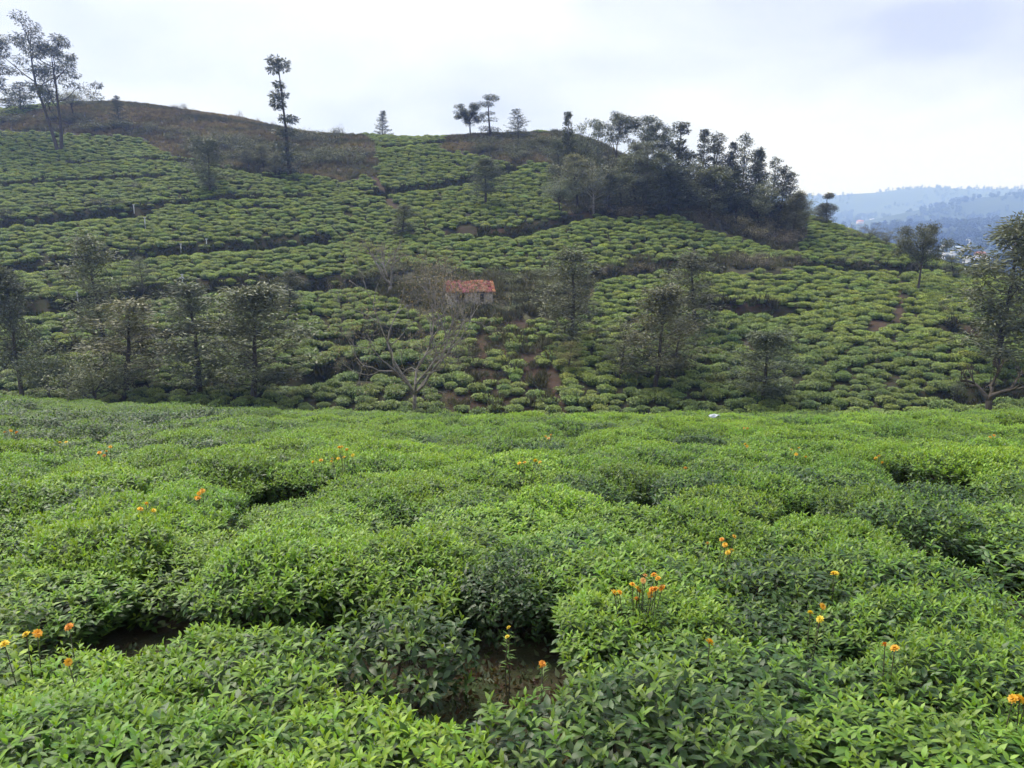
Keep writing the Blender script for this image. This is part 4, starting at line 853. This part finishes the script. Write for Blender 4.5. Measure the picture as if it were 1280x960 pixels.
# ------------------------------------------------------------------ ruined hut
M['plaster'] = plain_mat('weathered lime plaster', (.26, .23, .20), (.46, .42, .37), 1.3, .9, .4)
M['tile'] = plain_mat('red clay tile', (.36, .115, .085), (.50, .22, .17), 3., .8, .4, tint=True)
M['wood'] = plain_mat('dark roof timber', (.06, .045, .035), (.12, .09, .07), 5, .9)
hp = cast(588, 387, ymin=50); hx, hy = hp[0], hp[1]; hz = float(lookup(hx, hy)); px = hy / F
HW, HD = 56 * px, 3.6; wall_h = 1.75
hut = thing('ruined_hut', 'small ruined hut with broken red tile roof and pale walls', 'hut', (hx, hy, hz), math.radians(9))
a0 = -HW / 2
def wallpart(spec):
    b = MB()
    for c, d in spec: b.box(c, d)
    return b.mesh('wall', M['plaster'], False)
seg = lambda x0, x1, z0, z1: (((x0 + x1) / 2 + a0, 0, (z0 + z1) / 2), (x1 - x0, .24, z1 - z0))
obj('wall', wallpart([seg(0, HW * .20, -.5, wall_h), seg(HW * .38, HW * .72, -.5, wall_h - .04), seg(HW * .72, HW * .80, -.5, .75), seg(HW * .80, HW, -.5, wall_h + .05), seg(HW * .20, HW * .38, 1.62, wall_h - .02), seg(HW * .72, HW * .80, 1.55, wall_h - .03)]), hut)
obj('wall', wallpart([((0, HD, .7), (HW, .24, 2.4))]), hut)
gb = MB()
for sx in (-1, 1):
    b = MB(); x = sx * (HW / 2 - .12); y0, y1 = .123, HD - .123
    v = [(x - .11, y0, -.5), (x - .11, y1, -.5), (x - .11, y1, wall_h), (x - .11, HD / 2, wall_h + .85), (x - .11, y0, wall_h)]; v += [(x + .11, *p[1:]) for p in v]
    T_ = [(0, 2, 1), (0, 3, 2), (0, 4, 3), (5, 6, 7), (5, 7, 8), (5, 8, 9)]
    for i in range(5): j = (i + 1) % 5; T_ += [(i, j, j + 5), (i, j + 5, i + 5)]
    b.add(v, T_); obj('gable', b.mesh('gable', M['plaster'], False), hut)
roof = obj('roof', None, hut); roof_b = MB()
for k in range(7): x = a0 + .2 + k * (HW - .4) / 6; roof_b.tube([(x, -.35, wall_h - .10), (x, HD / 2, wall_h + .93), (x, HD + .35, wall_h - .10)], .05, 4)
for f in (.05, .5, .95): roof_b.tube([(a0 - .2, -.3 + f * (HD / 2 + .25), wall_h - .02 + f * .98), (-a0 + .2, -.3 + f * (HD / 2 + .25), wall_h - .02 + f * .98)], .04, 4)
bpy.data.objects.remove(roof); roof = obj('roof', roof_b.mesh('roof', M['wood'], False), hut)
tb = MB(); nseg = 5                                                     # one curved clay tile panel
for i in range(nseg):
    x0, x1 = -.5 + i / nseg, -.5 + (i + 1) / nseg; f = lambda x: .07 * math.cos(x * 2 * math.pi * 2)
    tb.add([(x0, -.5, f(x0)), (x1, -.5, f(x1)), (x1, .5, f(x1)), (x0, .5, f(x0)), (x0, -.5, f(x0) - .05), (x1, -.5, f(x1) - .05)], [(0, 1, 2), (0, 2, 3), (4, 1, 0), (4, 5, 1)])
tile = tb.mesh('tile', M['tile']); pitch = math.atan2(1.0, HD / 2 + .3); SL = math.hypot(1.0, HD / 2 + .3)
nx, ny = 15, 4
for side in (0, 1):
    for j in range(ny):
        for i in range(nx):
            if side == 0 and rs.uniform() < .05: continue
            f = (j + .5) / ny; y = -.38 + f * (HD / 2 + .35); z = wall_h + .04 + f * .99 + .05 * math.sin(i * .8)
            if side: y = HD - y
            o = obj('tile', tile, roof, (a0 - .25 + (i + .5) * (HW + .5) / nx, y + rs.normal(0, .03), z + rs.uniform(-.02, .12)))
            o.scale = ((HW + .5) / nx * 1.08, SL / ny * 1.2, 1); o.rotation_euler = ((pitch if not side else -pitch) + rs.normal(0, .10), rs.normal(0, .10), rs.normal(0, .10))
            g_ = rs.uniform(.65, 1.25); o.color = (g_, g_ * rs.uniform(.75, 1.5), g_ * rs.uniform(.8, 1.6), 1)
# ------------------------------------------------------------------ white posts on the terraces
M['post'] = plain_mat('whitewashed concrete', (.38, .40, .42), (.52, .54, .56), 9, .85, .2)
def post_mesh():
    b = MB(); b.tube([(0, 0, -.3), (0, 0, .05), (0, 0, 1.0), (0, 0, 1.04)], [.085, .085, .07, .04], 6); return b.mesh('shaft', M['post'])
def cap_mesh():
    b = MB(); b.box((0, 0, 1.02), (.30, .14, .09)); return b.mesh('cap', M['post'], False)
def arm_mesh():
    b = MB(); b.box((0, -.09, .78), (.70, .05, .10)); return b.mesh('cross_arm', M['post'], False)
PM, CM, AM = post_mesh(), cap_mesh(), arm_mesh()
for u, vb, vt, arm, l in [(182, 287, 276, 0, 'whitish post where the upper terrace path bends'), (168, 268, 261, 0, 'stubby whitish post at the end of the upper bank'), (227, 320, 311, 0, 'white post on the middle track with another close by'),
                          (259, 314, 305, 0, 'white post on the middle track nearer the lone brown bush'), (229, 363, 350, 1, 'white cross-armed post on the lower track'), (98, 382, 373, 0, 'white post by the reddish bank of the lower track')]:
    p = cast(u, vb, ymin=40); z = float(lookup(p[0], p[1])); h = (vb - vt) / F * p[1] + .35
    t = thing('terrace_post', l, 'post', (p[0], p[1], z), 0, 'white posts on the terraces'); t.scale = (.95, .95, h)
    obj('shaft', PM, t); obj('cap', CM, t)
    if arm: obj('cross_arm', AM, t)
# ------------------------------------------------------------------ marigolds among the near bushes
def flat_mat(name, c, var=.2, rough=.6):
    return leaf_mat(name, c, tuple(x * .7 for x in c), var, rough, .25)
M['petal'] = flat_mat('marigold petal', (1, 1, 1)); M['eye'] = plain_mat('flower centre', (.25, .10, .01), (.5, .22, .02), 200, .8, .0)
M['weedstem'] = plain_mat('flower stem', (.05, .055, .03), (.09, .07, .05), 30, .8, .0)
def bloom_mesh():
    b = MB()
    for ring, (nn, L, el, z) in enumerate([(9, .036, .18, 0), (8, .030, .55, .004), (6, .02, .95, .008)]):
        a = np.arange(nn) * 6.283 / nn + ring * .3; D = np.stack([np.cos(a) * math.cos(el), np.sin(a) * math.cos(el), np.full(nn, math.sin(el))], -1)
        b.add(*leaves(np.tile([[0, 0, z]], (nn, 1)) + D * .004, D, np.tile(UP, (nn, 1)) - D * .3, L, .030, np.tile([ring * .3, .5, .5, 1.], (nn, 1)), .25))
    return b.mesh('bloom', M['petal'])
def eye_mesh():
    b = MB(); b.tube([(0, 0, -.012), (0, 0, .006), (0, 0, .013)], [.006, .010, .004], 7); return b.mesh('flower_eye', M['eye'])
BL, EY = bloom_mesh(), eye_mesh()
def fl_leaf():
    b = MB(); r = np.random.default_rng(3); n = 14; P_ = np.stack([np.zeros(n), np.zeros(n), np.linspace(-.25, -.03, n)], -1)
    b.add(*leaves(P_, rnd_unit(r, n) * [1, 1, .3] + [0, 0, .4], np.tile(UP, (n, 1)), .06, .014, np.stack([r.uniform(0, 1, n)] * 3 + [np.ones(n)], -1), .3)); return b.mesh('leaf_spray', M['tea_new'])
FLF = fl_leaf()
OR, YE, DO, PE = (.86, .47, .03), (.90, .64, .05), (.78, .32, .03), (.84, .50, .18)
def marigold(u, v, spots, label, stem=.34, zo=.80, size=1., group=None):
    p = cast_near(u, v, zo); gz = float(lookup(p[0], p[1])); y = p[1]; px = y / F
    t = thing('marigold_plant', label, 'flower', (p[0], p[1], gz), 0, group)
    for du, dv, c in spots:
        hx_, hz_ = du * px, p[2] - gz - dv * px * 1.05; hy_ = rs.normal(0, .05)
        b = MB(); base = np.array([hx_ * .35, hy_ + .05, max(hz_ - stem - .35, .02)]); top = np.array([hx_, hy_, hz_])
        b.tube([base, base * .5 + top * .5 + rs.normal(0, .012, 3), top], [.0045, .004, .003], 4); obj('stem', b.mesh('stem', M['weedstem']), t)
        k = size * rs.uniform(.62, .85); o = obj('bloom', BL, t, top); o.scale = (k, k, k); o.rotation_euler = (.55 + rs.normal(0, .25), rs.normal(0, .3), rs.uniform(0, 6)); o.color = (*[min(1, cc * rs.uniform(.9, 1.1)) for cc in c], 1)
        e_ = obj('flower_eye', EY, o)
        l_ = obj('leaf_spray', FLF, t, top); l_.rotation_euler = (0, 0, rs.uniform(0, 6)); l_.color = (.6, .65, .6, 1)
marigold(803, 735, [(-38, 7, YE), (-31, 5, OR), (-13, -3, OR), (-5, 4, OR), (-3, 7, OR), (1, -9, PE), (5, -12, PE), (10, -5, DO), (14, -7, DO), (13, 12, OR), (16, -15, OR), (20, -14, OR), (26, -1, OR), (-6, 19, PE)], 'large clump of orange marigolds on tall bare stems above a tea bush', .35, .95)
marigold(678, 830, [(-1, -12, DO), (1, 8, OR)], 'two orange-red marigolds beside the bare soil gap', .3, .75)
marigold(636, 788, [(0, -4, YE), (-2, 4, YE)], 'two tiny yellow marigolds above the bare soil gap', .25, .72, .6)
for u, v, spots, l in [(884, 797, [(0, 0, OR)], 'single bright orange marigold poking from a glossy dark bush'), (1040, 713, [(-2, 0, YE), (3, 2, YE)], 'close pair of golden marigold blooms on a grey-green bush'),
                       (1020, 769, [(-5, 0, YE), (2, 1, YE), (17, -2, OR)], 'three small yellow marigolds in a row among dark leaves'), (1118, 810, [(0, 0, OR), (-14, -5, DO)], 'orange marigold with a small dark bud, half sunk in leaves'),
                       (1268, 868, [(0, 0, YE), (-6, 2, OR), (4, -1, OR)], 'cluster of golden marigold blooms on a bright bush at the frame edge'), (900, 674, [(0, -3, DO), (18, -4, OR), (-16, 6, PE), (8, 9, OR), (10, 16, YE), (18, 18, YE)], 'loose group of orange and yellow marigolds by a small gap'),
                       (88, 825, [(0, 0, OR)], 'single orange marigold at the edge of the second soil gap'), (22, 797, [(-8, 1, YE), (12, -4, YE), (15, 4, OR)], 'three marigolds beside the second soil gap'), (75, 793, [(1, 0, DO)], 'lone rusty marigold in the second soil gap'),
                       (250, 618, [(-5, 5, OR), (0, -2, OR), (3, -4, OR), (-1, 4, OR)], 'tight knot of orange marigolds on a dull bush'), (182, 634, [(-9, 4, YE), (-1, -3, YE), (6, 7, YE)], 'three faint yellow marigolds on a silvery bush'),
                       (428, 572, [(-4, -12, OR), (6, -10, OR), (-12, 0, YE), (-6, 2, YE), (2, 0, YE), (12, -1, YE), (-15, 6, YE), (0, -14, OR)], 'broad patch of yellow and orange marigolds past a dark gap'),
                       (398, 577, [(-6, 0, YE), (4, -2, OR)], 'pair of yellow marigolds next to the broad marigold patch'), (130, 566, [(-6, 0, OR), (4, -2, OR), (10, -8, OR), (0, 4, PE)], 'row of faint orange marigolds across dull tea'), (76, 553, [(0, 0, YE), (4, 1, YE)], 'two pale yellow marigolds on the dull tea'),
                       (10, 541, [(-6, 0, OR), (2, -2, OR), (8, 1, DO)], 'orange marigolds on dull tea at the frame edge'), (990, 563, [(0, 0, OR), (3, 3, OR), (10, -2, YE)], 'orange and yellow marigolds on a bright far bush'), (1008, 572, [(0, 0, YE)], 'single yellow marigold near the orange and yellow trio'),
                       (1098, 573, [(-3, 0, OR), (2, -2, PE), (3, 4, OR)], 'peach marigolds on a pale green far bush'), (930, 535, [(0, 0, DO), (5, 1, OR)], 'dark orange marigolds near the white plastic scrap'), (686, 546, [(-4, 0, OR), (3, -2, OR), (0, 3, PE)], 'faint orange marigolds on the far middle of the field'),
                       (652, 578, [(-3, 0, YE), (4, -1, OR), (18, -3, YE), (24, 0, YE)], 'scattered yellow marigolds before a dark twig tuft'), (1236, 546, [(0, 0, OR), (5, -2, OR)], 'two orange marigolds on the field towards the dead tree'), (855, 583, [(0, 0, PE)], 'lone peach marigold in mid-field'), (930, 556, [(0, -2, YE), (4, 2, YE)], 'two tiny yellow marigolds below the dark orange pair')]:
    marigold(u, v, spots, l, .25, .90 if v > 640 else .96, 1.0 if v > 640 else 1.25)
# white plastic scrap caught on the bushes
M['plastic'] = plain_mat('white plastic sheet', (.34, .38, .44), (.46, .50, .56), 6, .5, .1, .5)
p = cast_near(893, 521, .80); g = 9; gx, gy = np.meshgrid(np.linspace(-.17, .17, g), np.linspace(-.10, .10, g)); r = np.random.default_rng(2)
zz = .10 * vnoise(gx * 9 + 5, gy * 9, 2) + .05 * vnoise(gx * 20, gy * 20, 3) - 1.2 * (gx ** 2 + gy ** 2)
idx = np.arange(g * g).reshape(g, g); q = np.stack([idx[:-1, :-1], idx[:-1, 1:], idx[1:, 1:], idx[1:, :-1]], -1).reshape(-1, 4)
V1 = np.stack([gx, gy, zz], -1).reshape(-1, 3); V2 = V1 - [0, 0, .012]; T1 = np.concatenate([q[:, [0, 1, 2]], q[:, [0, 2, 3]]])
ring = list(idx[0]) + list(idx[1:, -1]) + list(idx[-1, ::-1][1:]) + list(idx[::-1, 0][1:-1]); n = g * g
RT = [t_ for i in range(len(ring)) for t_ in ((ring[i], ring[i] + n, ring[(i + 1) % len(ring)]), (ring[(i + 1) % len(ring)], ring[i] + n, ring[(i + 1) % len(ring)] + n))]
tag(obj('plastic_scrap', mesh_np('plastic_scrap', np.concatenate([V1, V2]), np.concatenate([T1, T1[:, ::-1] + n, np.array(RT)]), M['plastic']), None, p - [0, 0, .02]), 'crumpled white plastic scrap lying on the far tea bushes', 'litter')
# ------------------------------------------------------------------ village and far buildings
M['hwall'] = plain_mat('white house wall', (.66, .66, .68), (.80, .80, .82), .3, .8, 0, tint=True); M['hroof'] = plain_mat('house roof', (.45, .45, .47), (.62, .62, .63), .3, .7, 0, tint=True); M['dark'] = plain_mat('window glass', (.03, .035, .04), (.06, .065, .07), 1, .2, 0)
def house(u, r, wpx, hpx, depth, kind, wt, rt, label, rz=0., group='village houses', off=0.):
    P_ = far_point([u], [r])[0]; px = r / F; w, h = wpx * px, hpx * px; P_[2] += off * px
    t = thing('village_house' if kind != 'poly' else 'polytunnel', label, 'house' if kind != 'poly' else 'greenhouse', P_ - [0, 0, .5], rz, group)
    b = MB()
    if kind == 'poly':
        n = 9; th = np.linspace(0, math.pi, n); pr = np.stack([np.cos(th) * depth / 2, np.sin(th) * h], -1); V_ = [(-w / 2, *a) for a in pr] + [(w / 2, *a) for a in pr]; T_ = []
        for i in range(n - 1): T_ += [(i, i + 1, n + i + 1), (i, n + i + 1, n + i)]
        T_ += [(0, i + 1, i) for i in range(1, n - 1)] + [(n, n + i, n + i + 1) for i in range(1, n - 1)]
        b.add(V_, T_); obj('cover', b.mesh('cover', M['hwall']), t, tint=wt); e_ = MB()
        for sx in (-1, 1): e_.box((sx * (w / 2 + .3), 0, h * .4), (.5, depth * .3, h * .8))
        obj('end_door', e_.mesh('end_door', M['dark'], False), t); return
    b.box((0, 0, h / 2), (w, depth, h)); obj('wall', b.mesh('wall', M['hwall'], False), t, tint=wt); b = MB()
    if kind == 'flat': b.box((0, 0, h + .25), (w + .8, depth + .8, .5)); b.box((w * .2, 0, h + 1.4), (w * .25, depth * .4, 1.8))
    else:
        rh = h * .55; x, y = w / 2 + .5, depth / 2 + .6; b.add([(-x, -y, h + .03), (x, -y, h + .03), (x, y, h + .03), (-x, y, h + .03), (-x, 0, h + rh), (x, 0, h + rh)], [(0, 1, 5), (0, 5, 4), (2, 3, 4), (2, 4, 5), (0, 4, 3), (1, 2, 5), (0, 3, 2), (0, 2, 1)])
    obj('roof', b.mesh('roof', M['hroof'], False), t, tint=rt); nw = max(2, int(w / 4)); b = MB(); b.box((0, 0, 0), (1.3, .2, 1.4)); wm = b.mesh('window', M['dark'], False)
    for i in range(nw):
        for s in range(max(1, int(h / 3.2))): obj('window', wm, t, (-w / 2 + (i + .5) * w / nw, -depth / 2 - .06, 1.7 + s * 3.0))
W1, RED, GRY, BLU = (1, 1, 1), (1.1, .45, .30), (.9, .9, .92), (.8, .95, 1.15)
for k, (u, r, w, h, kd, wt, rt, l) in enumerate([
    (1172, 840, 17, 7, 'gable', W1, GRY, 'long white village house with pale roof beyond the ridge'), (1187, 900, 13, 8, 'flat', W1, W1, 'white flat-roofed village house behind the long one'), (1213, 830, 15, 8, 'gable', W1, W1, 'white gabled house lowest in the village'),
    (1209, 980, 10, 6, 'flat', W1, GRY, 'small white flat-roofed house above the gabled one'), (1207, 1150, 8, 4, 'gable', W1, W1, 'tiny white house highest above the village'), (1225, 900, 9, 6, 'gable', (.95, .85, .8), RED, 'cream house with reddish roof near the silver oak'),
    (1196, 1000, 9, 5, 'gable', W1, BLU, 'small bluish-roofed house among village trees'), (1158, 930, 10, 5, 'gable', (.9, .9, .9), GRY, 'grey-roofed house at the end of the village by the ridge'), (1262, 960, 12, 6, 'flat', W1, W1, 'white block seen through the silver oak crown'),
    (1274, 1040, 12, 7, 'gable', (.95, .8, .75), RED, 'pinkish house seen beside the silver oak crown'), (1181, 1060, 8, 4, 'gable', (.85, .95, .85), GRY, 'greenish-white house on the slope above the village'), (1240, 880, 10, 6, 'flat', W1, GRY, 'white house half hidden by the silver oak stem')]):
    house(u, r, w, h, 9 + k % 3, kd, wt, rt, l, rs.normal(0, .25))
for u, r, w, h, kd, wt, rt, l in [(1063, 2350, 7, 3, 'flat', W1, W1, 'pale building on the far blue slope beside the red-roofed one'), (1075, 2500, 7, 3.4, 'gable', (1, .8, .7), RED, 'red-roofed building on the far blue slope'), (1079, 2300, 5, 2.5, 'gable', (1, .85, .8), RED, 'small pinkish building below the red-roofed one on the far slope'),
                                  (1090, 2900, 4, 2, 'flat', W1, W1, 'lone pale speck of a building on the far slope'), (1154, 3500, 9, 1.6, 'poly', W1, W1, 'short white polytunnel high on the far blue ridge'), (1237, 3600, 15, 2.2, 'poly', W1, W1, 'long white polytunnel high on the far blue ridge'), (1120, 2800, 10, 1.2, 'poly', (.9, .95, 1), W1, 'faint bluish polytunnel on the far slope')]:
    house(u, r, w, h, 14, kd, wt, rt, l, 0., 'buildings on the far slope')
# woods on the far slopes: nobody could count them
M['far_tree'] = leaf_mat('far woodland', (.07, .095, .04), (.025, .04, .018), .3, .8, .0, inst=True)
def far_tree(seed, H, W):
    r = np.random.default_rng(seed); n = 160; q = rnd_unit(r, n) * r.uniform(.55, 1, (n, 1)); P_ = q * [W / 2, W / 2, H * .42] + [0, 0, H * .55]; b = MB()
    b.add(*leaves(P_, q + rnd_unit(r, n) * .8, q + UP * .5, W * .34, W * .25, np.stack([np.clip(.6 - q[:, 2] * .6, 0, 1), r.uniform(0, 1, n), r.uniform(0, 1, n), np.ones(n)], -1), .2, DIA_V, DIA_T)); b.tube([(0, 0, -1), (0, 0, H * .5)], [W * .04, W * .02], 4); return source('woodland_tree', b.mesh('woodland_tree', M['far_tree']))
FT = [far_tree(1, 13, 9), far_tree(2, 17, 7), far_tree(3, 10, 10)]
n = 9000; u = rs.uniform(960, 1420, n); r = np.exp(rs.uniform(math.log(330), math.log(4600), n)); P = far_point(u, r)
clear = np.zeros(n, bool)
for hu, hr in ((1063, 2350), (1075, 2500), (1079, 2300), (1090, 2900), (1154, 3500), (1237, 3600), (1120, 2800)): clear |= (np.abs(u - hu) < 13) & (r > hr * .72) & (r < hr * 1.03)
ok = ~clear & (vnoise(P[:, 0] / (r * .05), np.log(r) * 22, 19) > .42) & ~((np.abs(u - 1200) < 50) & (r > 780) & (r < 1100) & (rs.uniform(0, 1, n) < .75)); P, r = P[ok], r[ok]; n = len(P); s_ = rs.uniform(.5, 1.25, n) * np.clip(r / 1500, .55, 1.1); tv = rs.uniform(.6, 1.2, n)
scatter('far_woodland', P, np.stack([np.zeros(n)] * 2 + [rs.uniform(0, 6.28, n)], -1), np.stack([s_] * 3, -1), np.stack([tv] * 3, -1), rs.integers(0, 3, n), FT, 'scattered woodland over the far valley and blue ridges')
# ------------------------------------------------------------------ haze
lo = np.array([-4300., -30, -130]); hi = np.array([10500., 9300, 420])
lo = np.minimum(lo, FP.min(0) - [20, 0, 5]); hi = np.maximum(hi, FP.max(0) + [20, 20, 30])
b = MB(); b.box((lo + hi) / 2, hi - lo); m, t = new_mat('haze air'); pv = nd(t, 'ShaderNodeVolumePrincipled'); pv.inputs['Color'].default_value = (.30, .46, 1.0, 1); pv.inputs['Absorption Color'].default_value = (1, 1, 1, 1); pv.inputs['Density'].default_value = .00042; pv.inputs['Anisotropy'].default_value = .2
o_ = nd(t, 'ShaderNodeOutputMaterial'); t.links.new(pv.outputs[0], o_.inputs['Volume'])
tag(obj('haze', b.mesh('haze', m, False)), 'thin bluish haze filling the air of the valley', kind='stuff')
